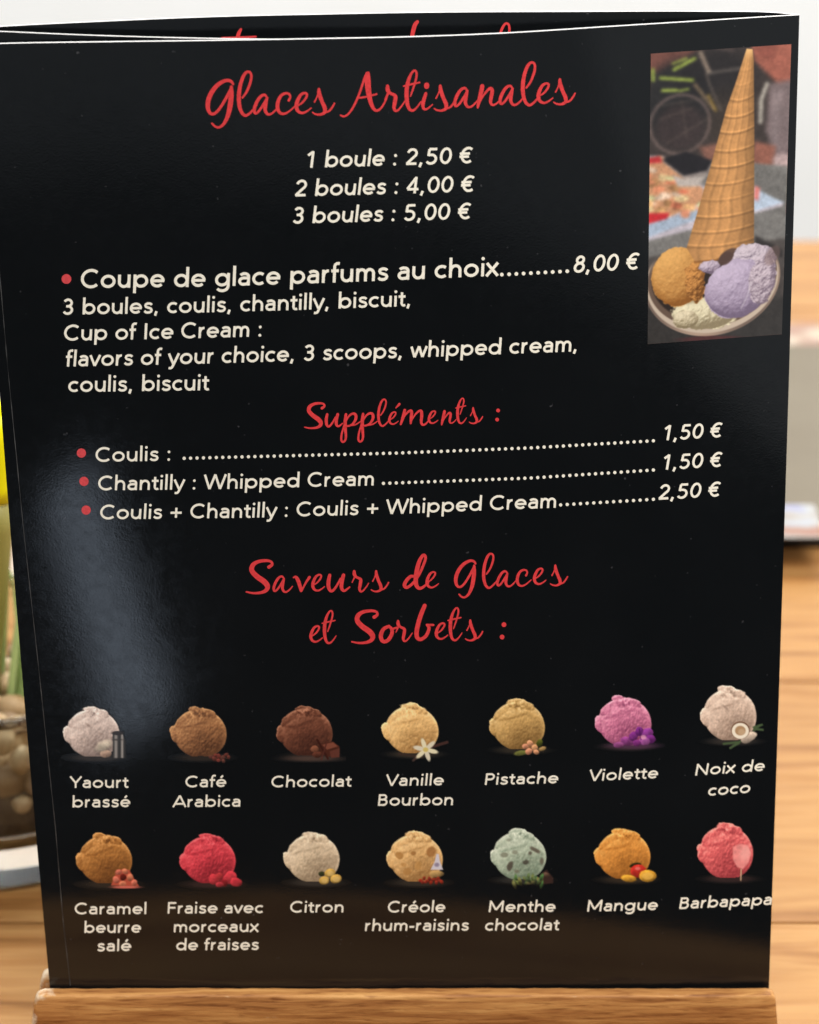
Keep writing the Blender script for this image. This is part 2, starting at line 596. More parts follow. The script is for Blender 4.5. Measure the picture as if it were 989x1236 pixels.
# ------------------------------------------------------------------ print: ribbons laid on the sheet
class Ribbon:
    """collects strokes given in photo pixels and lays them on the sheet as thin ink film"""

    def __init__(self, gap=0.0, g0=0.0):
        self.V, self.F, self.O = [], [], []
        self.k = 0
        self.gap, self.g0 = gap, g0

    def stroke(self, pts, close=False):
        """pts: (x, y, w)"""
        P = np.array(pts, float)
        if len(P) < 2: return
        d = np.gradient(P[:, :2], axis=0)
        if close:
            d[0] = d[-1] = P[1, :2] - P[-2, :2]
        L = np.hypot(d[:, 0], d[:, 1]) + 1e-9
        nrm = np.stack([-d[:, 1] / L, d[:, 0] / L], 1)
        A = P[:, :2] + nrm * P[:, 2:3] / 2
        B = P[:, :2] - nrm * P[:, 2:3] / 2
        b0 = len(self.V)
        o = 6e-5 + (self.k % 9) * 7e-6
        self.k += 1
        n = len(P)
        for i in range(n):
            oo = o + 6e-6 * i / n
            self.V.append(A[i]); self.O.append(oo)
            self.V.append(B[i]); self.O.append(oo)
        for i in range(n - 1):
            a = b0 + 2 * i
            self.F.append((a, a + 1, a + 3, a + 2))

    def curve(self, pts, sub=6, caps=True):
        """Catmull-Rom through (x, y, w) with round caps"""
        P = np.array(pts, float)
        n = len(P)
        out = []
        for i in range(n - 1):
            p0 = P[max(i - 1, 0)]; p1 = P[i]; p2 = P[i + 1]; p3 = P[min(i + 2, n - 1)]
            for s in range(sub):
                t = s / sub
                out.append(0.5 * ((2 * p1) + (-p0 + p2) * t + (2 * p0 - 5 * p1 + 4 * p2 - p3) * t * t + (-p0 + 3 * p1 - 3 * p2 + p3) * t ** 3))
        out.append(P[-1])
        self.stroke(out)
        if caps:
            self.disc(P[0, 0], P[0, 1], P[0, 2] / 2, 10)
            self.disc(P[-1, 0], P[-1, 1], P[-1, 2] / 2, 10)

    def disc(self, x, y, r, n=16):
        b0 = len(self.V)
        o = 6e-5 + (self.k % 9) * 7e-6
        self.k += 1
        for i in range(n):
            a = 2 * math.pi * i / n
            self.V.append((x + r * math.cos(a), y + r * math.sin(a))); self.O.append(o)
        self.F.append(tuple(b0 + i for i in range(n)))

    def build(self, name, mat, parent, label=None):
        V = np.array(self.V)
        P = unproject(V[:, 0], V[:, 1], np.array(self.O), self.gap, self.g0)
        me = mesh_np(name, P, self.F)
        # all faces towards the viewer
        bm = bmesh.new(); bm.from_mesh(me)
        for f in bm.faces:
            f.normal_update()
            if f.normal.y > 0: f.normal_flip()
        bm.to_mesh(me); bm.free()
        o = link(name, me, mat, parent)
        if label: o["label"] = label
        return o


# ---- upright printed alphabet, drawn as centre lines (em units: cap .70, x-height .48)
Wt = 0.107
hw = Wt / 2
XH, CH, AH, DH = 0.485, 0.705, 0.745, -0.205


def arc(cx, cy, rx, ry, a0, a1, n=14):
    return [(cx + rx * math.cos(math.radians(a0 + (a1 - a0) * i / n)), cy + ry * math.sin(math.radians(a0 + (a1 - a0) * i / n))) for i in range(n + 1)]


def glyphs():
    G = {}
    ry = XH / 2 - hw + 0.004
    cy = XH / 2
    rx = 0.205
    top = XH - hw

    def bowl(cx, r=rx): return arc(cx, cy, r, ry, 0, 360, 26)
    G['o'] = ([bowl(.30, .213)], .60)
    G['c'] = ([arc(.285, cy, .205, ry, 48, 312, 20)], .49)
    G['e'] = ([arc(.29, cy, .205, ry, 0, 318, 22), [(.085 + .01, cy), (.50 + .035, cy)]], .575)
    G['b'] = ([bowl(.325), [(.105, 0), (.105, AH)]], .62)
    G['d'] = ([bowl(.295), [(.515, 0), (.515, AH)]], .62)
    G['p'] = ([bowl(.325), [(.105, DH), (.105, XH)]], .62)
    G['g'] = ([bowl(.295), [(.515, XH), (.515, .02)] + arc(.31, .0, .205, .165, 0, -150, 12)[1:]], .62)
    G['a'] = ([arc(.25, .335, .155, .107, 150, 0, 12) + [(.405, .30), (.405, 0)],
               [(.405, .285), (.25, .282)] + arc(.225, .165, .135, .117, 90, 270, 12) + [(.30, .055)] + arc(.29, .165, .115, .117, -70, -10, 5)], .51)
    G['h'] = ([[(.105, 0), (.105, AH)], [(.105, .24)] + arc(.28, .26, .165, .18, 160, 0, 12) + [(.445, 0)]], .55)
    G['n'] = ([[(.105, 0), (.105, XH)], [(.105, .24)] + arc(.28, .26, .165, .18, 160, 0, 12) + [(.445, 0)]], .55)
    G['m'] = ([[(.105, 0), (.105, XH)], [(.105, .26)] + arc(.25, .28, .140, .16, 165, 0, 10) + [(.39, 0)],
               [(.39, .26)] + arc(.535, .28, .140, .16, 165, 0, 10) + [(.675, 0)]], .78)
    G['r'] = ([[(.105, 0), (.105, XH)], [(.105, .22)] + arc(.27, .24, .16, .20, 165, 82, 8)], .36)
    G['u'] = ([[(.445, XH), (.445, 0)], [(.445, .24)] + arc(.27, .225, .170, .18, 0, -180, 14) + [(.10, XH)]], .55)
    G['i'] = ([[(.105, 0), (.105, XH)], 'dot', (.105, .655)], .21)
    G['l'] = ([[(.105, 0), (.105, AH)]], .21)
    G['s'] = ([[(.375, .375), (.34, .42), (.27, .442), (.19, .438), (.125, .405), (.108, .35), (.135, .295), (.20, .265), (.28, .240), (.35, .205), (.375, .145), (.352, .085), (.29, .050), (.21, .042), (.135, .058), (.075, .115)]], .45)
    G['t'] = ([[(.155, .62), (.155, .13), (.175, .07), (.225, .042), (.275, .045), (.31, .055)], [(.02, top), (.305, top)]], .33)
    G['f'] = ([[(.135, 0), (.135, .60), (.16, .665), (.215, .70), (.27, .70), (.31, .69)], [(.02, top), (.285, top)]], .31)
    G['v'] = ([[(.03, XH), (.235, .01)], [(.44, XH), (.235, .01)]], .47)
    G['x'] = ([[(.04, XH), (.44, 0)], [(.43, XH), (.03, 0)]], .47)
    G['y'] = ([[(.03, XH), (.245, .02)], [(.455, XH), (.235, -.06), (.205, -.12), (.165, -.155), (.11, -.163), (.06, -.152)]], .48)
    G['w'] = ([[(.03, XH), (.19, .01)], [(.355, XH), (.19, .01)], [(.355, XH), (.52, .01)], [(.68, XH), (.52, .01)]], .71)
    G['C'] = ([arc(.39, CH / 2, .315, CH / 2 - hw + .006, 47, 313, 26)], .70)
    G['I'] = ([[(.125, 0), (.125, CH)]], .25)
    G['W'] = ([[(.03, CH), (.255, .01)], [(.48, CH), (.255, .01)], [(.48, CH), (.705, .01)], [(.93, CH), (.705, .01)]], .96)
    G['Y'] = ([[(.02, CH), (.30, .30)], [(.58, CH), (.30, .30)], [(.30, .32), (.30, 0)]], .60)
    G['V'] = ([[(.02, CH), (.30, .01)], [(.58, CH), (.30, .01)]], .60)
    G['A'] = ([[(.03, 0), (.335, CH)], [(.64, 0), (.335, CH)], [(.14, .20), (.53, .20)]], .67)
    G['B'] = ([[(.12, 0), (.12, CH)], [(.12, CH - hw), (.30, CH - hw)] + arc(.30, .52, .15, .138, 90, -90, 12) + [(.12, .382)],
               [(.12, .382), (.33, .382)] + arc(.33, .2145, .165, .1675, 90, -90, 12) + [(.12, hw)]], .60)
    G['P'] = ([[(.12, 0), (.12, CH)], [(.12, CH - hw), (.31, CH - hw)] + arc(.31, .495, .165, .163, 90, -90, 12) + [(.12, .332)]], .56)
    G['N'] = ([[(.12, 0), (.12, CH)], [(.62, 0), (.62, CH)], [(.12, CH - .02), (.62, .02)]], .74)
    G['F'] = ([[(.12, 0), (.12, CH)], [(.12, CH - hw), (.49, CH - hw)], [(.12, .36), (.46, .36)]], .53)
    G['M'] = ([[(.12, 0), (.12, CH)], [(.74, 0), (.74, CH)], [(.12, CH - .03), (.43, .14)], [(.74, CH - .03), (.43, .14)]], .86)
    n = CH / 2
    G['0'] = ([arc(.285, n, .195, n - hw + .004, 0, 360, 26)], .57)
    G['1'] = ([[(.335, 0), (.335, CH)], [(.335, CH - .03), (.14, .53)]], .57)
    G['2'] = ([arc(.28, .49, .175, .172, 168, -30, 14) + [(.09, hw)], [(.07, hw), (.50, hw)]], .57)
    G['3'] = ([arc(.27, .515, .155, .145, 155, -90, 14), arc(.27, .207, .175, .165, 90, -155, 14), [(.20, .37), (.27, .37)]], .57)
    G['4'] = ([[(.37, 0), (.37, CH)], [(.37, CH - .03), (.05, .19)], [(.05, .18), (.51, .18)]], .57)
    G['5'] = ([[(.46, CH - hw), (.14, CH - hw)], [(.145, CH - hw), (.125, .36)], [(.12, .385), (.18, .415)] + arc(.255, .225, .195, .185, 98, -150, 18)], .57)
    G['8'] = ([arc(.285, .525, .140, .133, 0, 360, 22), arc(.285, .215, .180, .172, 0, 360, 24)], .57)
    G['€'] = ([arc(.36, n, .245, n - hw + .004, 52, 308, 22), [(.02, .42), (.44, .42)], [(.02, .29), (.41, .29)]], .60)
    G[','] = ([[(.13, .095), (.075, -.10)]], .27)
    G['.'] = (['dot', (.13, .05)], .27)
    G[':'] = (['dot', (.13, .055), 'dot', (.13, .42)], .27)
    G['-'] = ([[(.04, .24), (.28, .24)]], .32)
    G['+'] = ([[(.06, .28), (.54, .28)], [(.30, .04), (.30, .52)]], .61)
    G[' '] = ([], .27)
    e = G['e']
    G['é'] = (e[0] + [[(.255, .565), (.36, .70)]], e[1])
    return G


GL = glyphs()


def text_line(rb, text, x0, x1, base, cap, shear, bold=1.0):
    """base: table of (x, y) baseline points in photo pixels"""
    em = cap / CH
    adv = [GL[c][1] for c in text]
    lead = 0.06
    total = sum(adv) - lead * 2
    sx = (x1 - x0) / total
    w = Wt * em * bold
    b = np.array(base, float)

    def by(x):
        if len(b) == 1: return b[0, 1]
        if x <= b[0, 0]: return b[0, 1] + (x - b[0, 0]) * (b[1, 1] - b[0, 1]) / (b[1, 0] - b[0, 0])
        if x >= b[-1, 0]: return b[-1, 1] + (x - b[-1, 0]) * (b[-1, 1] - b[-2, 1]) / (b[-1, 0] - b[-2, 0])
        return float(np.interp(x, b[:, 0], b[:, 1]))
    pen = -lead
    for c, a in zip(text, adv):
        items = GL[c][0]
        i = 0
        while i < len(items):
            it = items[i]
            if it == 'dot':
                gx, gy = items[i + 1]
                X = x0 + (pen + gx) * sx + shear * gy * em
                rb.disc(X, by(X) - gy * em, w * 0.60, 12)
                i += 2
                continue
            pts = []
            for (gx, gy) in it:
                X = x0 + (pen + gx) * sx
                pts.append((X + shear * gy * em, by(X) - gy * em, w))
            closed = len(it) > 20 and abs(it[0][0] - it[-1][0]) < 1e-6 and abs(it[0][1] - it[-1][1]) < 1e-6
            rb.stroke(pts, closed)
            i += 1
        pen += a


def print_text(name, text, x0, x1, base, cap, shear=None, mat=M_CREAM, label=None, bold=1.0):
    rb = Ribbon()
    if shear is None:
        shear = 0.02 + 0.15 * ((x0 + x1) / 2 - 100) / 750
    text_line(rb, text, x0, x1, base, cap, shear, bold)
    return rb.build(name, mat, front, label)


def dots(x0, x1, base, n, r):
    rb = Ribbon()
    b = np.array(base, float)
    for x in np.linspace(x0, x1, n):
        rb.disc(x, float(np.interp(x, b[:, 0], b[:, 1])), r, 12)
    rb.build("dotted_leader", M_CREAM, front)


T = print_text
T("price_line", "1 boule : 2,50 €", 368, 569, [(369, 202.5), (565, 197)], 20.0, .12)
T("price_line", "2 boules : 4,00 €", 356, 571, [(358, 237), (565, 231.5)], 20.0, .12)
T("price_line", "3 boules : 5,00 €", 353, 567, [(355, 269.8), (560, 264.5)], 20.0, .12)
CB = [(98, 347.8), (250, 346), (345, 343), (460, 338.8), (600, 332.7), (690, 329.3), (770, 325)]
T("item_line", "Coupe de glace parfums au choix", 98.5, 600, CB, 23.0, .04)
dots(606, 685, [(603, 331.5), (690, 327)], 10, 2.3)
T("price", "8,00 €", 692, 769.5, CB, 20.5, .17)
T("description_line", "3 boules, coulis, chantilly, biscuit,", 75.5, 496, [(75, 379.8), (230, 377.5), (360, 374), (496, 369.3)], 19.3, .04)
T("description_line", "Cup of Ice Cream :", 78, 316, [(78, 411.2), (200, 409), (316, 406)], 19.3, .05)
T("description_line", "flavors of your choice, 3 scoops, whipped cream,", 80, 697, [(80, 442.4), (200, 440), (350, 436), (498, 431.5), (697, 424)], 19.3, .07)
T("description_line", "coulis, biscuit", 83, 251, [(83, 473.2), (251, 471)], 19.3, .04)
T("item_line", "Coulis :", 116, 206, [(116, 557.6), (206, 556)], 17.8, .03)
dots(222.4, 789, [(222, 553.2), (480, 546.8), (640, 540.6), (789, 532)], 74, 2.0)
T("price", "1,50 €", 799, 870, [(799, 531.8), (870, 527.8)], 18.3, .17)
T("item_line", "Chantilly : Whipped Cream", 119, 451, [(119, 592), (260, 590.5), (449, 586)], 17.8, .05)
dots(463, 789, [(462, 583.5), (640, 577), (789, 567.3)], 43, 2.0)
T("price", "1,50 €", 798, 870, [(798, 567.2), (870, 563.5)], 18.3, .17)
T("item_line", "Coulis + Chantilly : Coulis + Whipped Cream", 121.4, 671, [(121, 627), (300, 625), (480, 620.3), (671, 612.8)], 17.8, .06)
dots(677, 789, [(675, 609.5), (789, 602.7)], 15, 2.0)
T("price", "2,50 €", 795, 868, [(795, 603.3), (868, 599.3)], 18.3, .17)

for (x, y, r) in [(80.2, 336.6, 5.9), (98.3, 546.8, 5.6), (101.4, 581, 5.6), (104, 615.7, 5.6)]:
    rb = Ribbon(); rb.disc(x, y, r, 24); rb.build("bullet", M_BULLET, front)

NC = 13.9
names = [
    ("Yaourt", 85.5, 154, 951.2, 951), ("brassé", 87.6, 156.7, 974.8, 974.3),
    ("Café", 224.3, 272.4, 950.5, 950), ("Arabica", 209.8, 290, 974.4, 973.8),
    ("Chocolat", 328, 423, 950.5, 949.5), ("Vanille", 467, 534.8, 948.8, 948), ("Bourbon", 456, 546.6, 972.8, 972),
    ("Pistache", 585, 673, 947.6, 945.5), ("Violette", 712, 793.4, 943, 939.4),
    ("Noix de", 839, 922, 936.3, 930.5), ("coco", 855, 904.7, 960.8, 957),
    ("Caramel", 90.8, 176.5, 1103.8, 1103.5), ("beurre", 102, 169.6, 1126.3, 1126), ("salé", 117.8, 157.8, 1148.5, 1148),
    ("Fraise avec", 202, 317, 1103, 1102.3), ("morceaux", 209.8, 311, 1125.5, 1125), ("de fraises", 213, 311.6, 1147.3, 1146.8),
    ("Citron", 350.7, 414.4, 1101.8, 1101.5), ("Créole", 468.5, 536.6, 1101.7, 1101.2), ("rhum-raisins", 440.6, 565, 1124, 1123.4),
    ("Menthe", 589.7, 669.6, 1101.2, 1100.8), ("chocolat", 585.8, 673.8, 1123.6, 1123),
    ("Mangue", 708.5, 793, 1100.6, 1098.6), ("Barbapapa", 819.7, 931, 1097.5, 1092.2)]
for (t, a, b, ya, yb) in names:
    T("flavour_name", t, a, b, [(a, ya), (b, yb)], NC, None, bold=1.04)

# ---- brush script used for the red headings; traced centre lines (x, y, width), y down, origin on the baseline
SC = {
    'G': (5.494, 24.6, 50, 378, [[(228, 172, 14), (212, 152, 18), (180, 148, 20), (135, 170, 24), (95, 212, 27), (67, 268, 28), (60, 320, 26), (72, 360, 20), (98, 370, 17), (130, 345, 17), (170, 285, 17), (200, 230, 18), (216, 195, 14)],
                                 [(216, 190, 18), (216, 240, 28), (209, 310, 30), (195, 375, 26), (170, 430, 19), (140, 457, 15), (112, 455, 13), (88, 433, 12)]]),
    'l': (5.494, 24.6, 262, 380, [[(290, 262, 12), (318, 222, 14), (340, 168, 16), (349, 120, 15), (340, 94, 14), (318, 92, 16), (295, 122, 20), (275, 182, 22), (266, 250, 24), (269, 310, 23), (284, 358, 20), (308, 380, 17), (335, 368, 14), (362, 340, 12), (385, 312, 8)]]),
    'a': (5.494, 24.6, 362, 376, [[(452, 262, 12), (438, 244, 15), (410, 255, 18), (382, 298, 20), (368, 342, 19), (376, 366, 15), (398, 352, 14), (426, 312, 15), (450, 270, 14)],
                                  [(454, 262, 14), (443, 310, 22), (441, 345, 20), (455, 370, 16), (477, 371, 13), (502, 352, 11), (525, 325, 8)]]),
    'c': (5.494, 24.6, 516, 376, [[(597, 280, 16), (607, 258, 13), (600, 238, 13), (575, 233, 15), (545, 250, 18), (526, 290, 22), (523, 330, 22), (537, 360, 18), (565, 369, 14), (600, 352, 11), (640, 318, 8)]]),
    'e': (5.494, 24.6, 640, 372, [[(652, 318, 8), (685, 296, 12), (712, 262, 14), (717, 238, 14), (700, 231, 14), (675, 246, 18), (654, 286, 22), (648, 325, 23), (662, 354, 18), (690, 363, 14), (720, 350, 11), (746, 330, 8)]]),
    's': (5.494, 24.6, 755, 376, [[(797, 205, 16), (800, 238, 24), (818, 288, 22), (836, 330, 24), (834, 360, 20), (805, 374, 14), (775, 371, 11), (755, 360, 8)],
                                  [(768, 290, 10), (782, 262, 8), (794, 228, 8)], [(836, 362, 10), (865, 350, 12), (888, 322, 12), (900, 300, 11)]]),
    'A': (6.181, 24.0, 66, 456, [[(70, 488, 11), (95, 496, 13), (130, 476, 13), (172, 412, 15), (214, 315, 15), (245, 220, 15), (265, 172, 14)],
                                 [(274, 174, 24), (272, 225, 38), (276, 290, 38), (288, 365, 30), (308, 425, 24), (335, 453, 18), (370, 436, 14), (402, 385, 12), (425, 330, 9)],
                                 [(205, 358, 12), (260, 350, 13), (338, 330, 13)]]),
    'r': (6.181, 24.0, 418, 456, [[(420, 270, 22), (422, 300, 28), (440, 322, 20), (472, 338, 22), (480, 355, 26), (474, 395, 26), (468, 430, 22), (478, 454, 17), (500, 448, 13), (528, 415, 11), (552, 378, 8)], [(400, 372, 8), (425, 320, 14)]]),
    't': (6.181, 24.0, 552, 456, [[(592, 345, 10), (620, 262, 14), (637, 192, 15), (630, 157, 14), (610, 160, 14), (586, 200, 20), (568, 262, 26), (562, 330, 28), (568, 400, 25), (584, 442, 20), (610, 452, 16), (640, 428, 12), (670, 385, 8)],
                                  [(541, 270, 11), (600, 256, 13), (660, 243, 11)]]),
    'i': (6.181, 24.0, 676, 450, [[(706, 325, 20), (692, 370, 24), (684, 410, 23), (692, 440, 17), (716, 440, 13), (755, 408, 9)], [(712, 262, 34), (712, 273, 34)]]),
    'n': (6.181, 24.0, 226, 430, [[(262, 270, 28), (250, 330, 28), (237, 385, 25), (228, 430, 14)],
                                  [(240, 400, 8), (268, 345, 12), (305, 298, 18), (328, 288, 22), (336, 312, 24), (326, 365, 24), (326, 398, 19), (345, 411, 14), (375, 395, 11), (405, 362, 8)]]),
    'S': (7.064, 15.0, 55, 325, [[(203, 160, 20), (224, 144, 16), (216, 124, 14), (180, 118, 17), (130, 126, 20), (97, 150, 26), (93, 185, 28), (126, 222, 30), (172, 255, 32), (194, 285, 29), (184, 312, 22), (150, 327, 16), (100, 330, 12), (56, 322, 9)]]),
    'u': (7.064, 15.0, 232, 320, [[(248, 212, 18), (240, 258, 22), (243, 298, 20), (262, 317, 15), (292, 285, 13), (318, 235, 10)], [(338, 212, 20), (327, 258, 22), (326, 298, 20), (345, 314, 14), (378, 290, 9)]]),
    'p': (7.064, 15.0, 380, 315, [[(408, 212, 18), (401, 280, 24), (404, 350, 20), (408, 400, 17), (400, 436, 15), (380, 448, 15), (368, 428, 15), (372, 380, 14), (385, 330, 12), (396, 290, 9)],
                                  [(400, 290, 9), (430, 232, 13), (465, 207, 17), (490, 216, 20), (492, 250, 20), (470, 290, 16), (440, 309, 14), (412, 312, 12)], [(445, 308, 10), (490, 300, 10), (528, 276, 8)]]),
    "'": (7.064, 15.0, 830, 312, [[(832, 160, 9), (862, 127, 18)]]),
    'm': (7.064, 15.0, 22, 368, [[(62, 245, 20), (46, 310, 22), (28, 366, 14)], [(40, 335, 8), (70, 282, 12), (100, 254, 18), (120, 256, 20), (117, 310, 22), (112, 358, 14)],
                                 [(118, 340, 8), (150, 285, 12), (184, 253, 16), (204, 256, 20), (206, 300, 22), (202, 348, 19), (217, 371, 16), (243, 360, 12), (272, 325, 8)]]),
    'v': (4.945, 19.6, 318, 270, [[(318, 184, 8), (334, 182, 16), (350, 212, 20), (364, 262, 16)], [(366, 264, 10), (392, 215, 11), (414, 182, 15)]]),
    'd': (4.495, 19.2, 34, 272, [[(100, 208, 10), (72, 206, 15), (46, 232, 17), (38, 256, 17), (54, 265, 14), (88, 238, 13), (120, 190, 13), (146, 130, 13), (152, 100, 13), (140, 90, 14), (120, 120, 18), (106, 170, 21), (99, 228, 21), (107, 262, 18), (130, 269, 14), (168, 240, 8)]]),
    'b': (3.804, 19.6, 535, 200, [[(582, 40, 16), (562, 90, 18), (546, 150, 18), (546, 186, 17), (564, 197, 14), (590, 178, 14), (602, 145, 13), (592, 130, 10)], [(592, 130, 9), (622, 130, 9)]]),
    'o': (3.804, 19.6, 376, 206, [[(418, 136, 12), (392, 150, 15), (380, 182, 17), (390, 206, 15), (414, 200, 15), (432, 168, 15), (427, 144, 12), (412, 138, 10)], [(428, 150, 8), (456, 142, 8)]]),
}


def script(rb, seq, xh, wmul=1.0):
    """seq: (glyph, x, baseline y) in photo px"""
    for g, x, y in seq:
        Z, nat, ox, oy, strokes = SC[g]
        k = xh / nat / Z
        for st in strokes:
            rb.curve([((a - ox) * k + x, (b - oy) * k + y, w * k * wmul) for a, b, w in st], 5)


def zz(off, Z, lst):
    return [(g, off[0] + a / Z, off[1] + b / Z) for g, a, b in lst]


rb = Ribbon()
script(rb, zz((240, 70), 5.494, [('G', 50, 378), ('l', 262, 380), ('a', 362, 376), ('c', 516, 376), ('e', 640, 372), ('s', 755, 376)]), 24.6, 1.12)
script(rb, zz((400, 60), 6.181, [('A', 66, 456), ('r', 418, 456), ('t', 552, 456), ('i', 676, 450), ('s', 768, 455)]), 24.0, 1.12)
script(rb, zz((540, 60), 6.181, [('a', 50, 430), ('n', 226, 430), ('a', 388, 414), ('l', 560, 412), ('e', 672, 405), ('s', 795, 408)]), 24.0, 1.12)
rb.build("heading", M_RED, front)
rb = Ribbon()
script(rb, zz((360, 470), 7.064, [('S', 55, 325), ('u', 232, 320), ('p', 380, 315), ('p', 526, 312), ('l', 682, 312), ('e', 772, 303), ("'", 832, 310)]), 15.0, 1.2)
script(rb, zz((480, 460), 7.064, [('m', 22, 370), ('e', 262, 366), ('n', 375, 372), ('t', 505, 362), ('s', 612, 362)]), 15.0, 1.2)
for x, y in [(601.5, 495.4), (600.3, 506.4)]: rb.disc(x, y, 2.3)
rb.build("heading", M_RED, front)
rb = Ribbon()
script(rb, zz((290, 660), 4.945, [('S', 36, 272), ('a', 196, 272), ('v', 318, 270), ('e', 428, 268), ('u', 520, 268), ('r', 680, 268), ('s', 782, 268)]), 19.6, 1.15)
script(rb, zz((480, 650), 4.495, [('d', 34, 272), ('e', 155, 272), ('G', 310, 268), ('l', 465, 268), ('a', 538, 262), ('c', 646, 262), ('e', 738, 253), ('s', 830, 256)]), 19.2, 1.15)
script(rb, zz((360, 720), 3.804, [('e', 54, 213), ('t', 116, 216), ('S', 246, 210), ('o', 376, 206), ('r', 458, 206), ('b', 535, 200), ('e', 630, 200), ('t', 694, 203), ('s', 768, 203)]), 19.4, 1.15)
for x, y in [(608.6, 754), (606.3, 769)]: rb.disc(x, y, 2.9)
rb.build("heading", M_RED, front)

# the same heading printed on the panel behind: only its tallest strokes rise above the front cover
rb = Ribbon(GAP_B, G0_B)
rb.curve([(291, 35, 3), (288, 41, 4.5), (284, 56, 4)]); rb.curve([(268, 45.5, 2.4), (290, 45, 2.8), (309, 44, 2.2)])
rb.build("heading_stroke", M_RED, back)
rb = Ribbon(GAP_B, G0_B)
rb.curve([(504, 26, 4), (500, 33, 5), (494, 60, 4)])
rb.build("heading_stroke", M_RED, back)
rb = Ribbon(GAP_B, G0_B)
rb.curve([(603, 62, 3.2), (604, 42, 3.4), (608, 31, 3), (612, 28, 2.8), (615, 32, 2.8), (614, 46, 2.8), (608, 60, 2.4)])
rb.build("heading_stroke", M_RED, back)

# crease scored along the open edge
rb = Ribbon()
pts = [(p, q, 0.8 + 0.35 * math.sin(q * .13) * math.sin(q * .041)) for p, q in
       [(np.interp(q, [56, 440, 640, 800, 1000, 1110, 1190], [-24, 9, 28.5, 46, 67, 76, 85]), q) for q in np.linspace(56, 1190, 220)]]
rb.stroke(pts)
rb.build("crease", M_SCUFF, front)


# ------------------------------------------------------------------ printed pictures: painted in numpy, laid on the sheet as coloured print
def hash_noise(shape, cell, seed):
    """smooth value noise on a pixel grid; cell in grid cells (x, y)"""
    r = np.random.default_rng(seed)
    h, w = shape
    gy, gx = int(h / cell[1]) + 3, int(w / cell[0]) + 3
    g = r.random((gy, gx))
    y = np.arange(h) / cell[1]
    x = np.arange(w) / cell[0]
    yi, xi = y.astype(int), x.astype(int)
    fy, fx = y - yi, x - xi
    fy = fy * fy * (3 - 2 * fy); fx = fx * fx * (3 - 2 * fx)
    a = g[yi][:, xi]; b = g[yi][:, xi + 1]; c = g[yi + 1][:, xi]; d = g[yi + 1][:, xi + 1]
    return (a * (1 - fx) + b * fx) * (1 - fy[:, None]) + (c * (1 - fx) + d * fx) * fy[:, None]


def fbm(shape, cell, seed, oct=4, ax=1.0):
    s = 0; amp = 1; tot = 0
    for o in range(oct):
        c = max(1.01, cell / 2 ** o)
        s = s + amp * hash_noise(shape, (c * ax if c * ax > 1 else 1.01, c), seed + o)
        tot += amp; amp *= 0.55
    return s / tot - 0.5


def sstep(a, b, x):
    t = np.clip((x - a) / (b - a), 0, 1)
    return t * t * (3 - 2 * t)


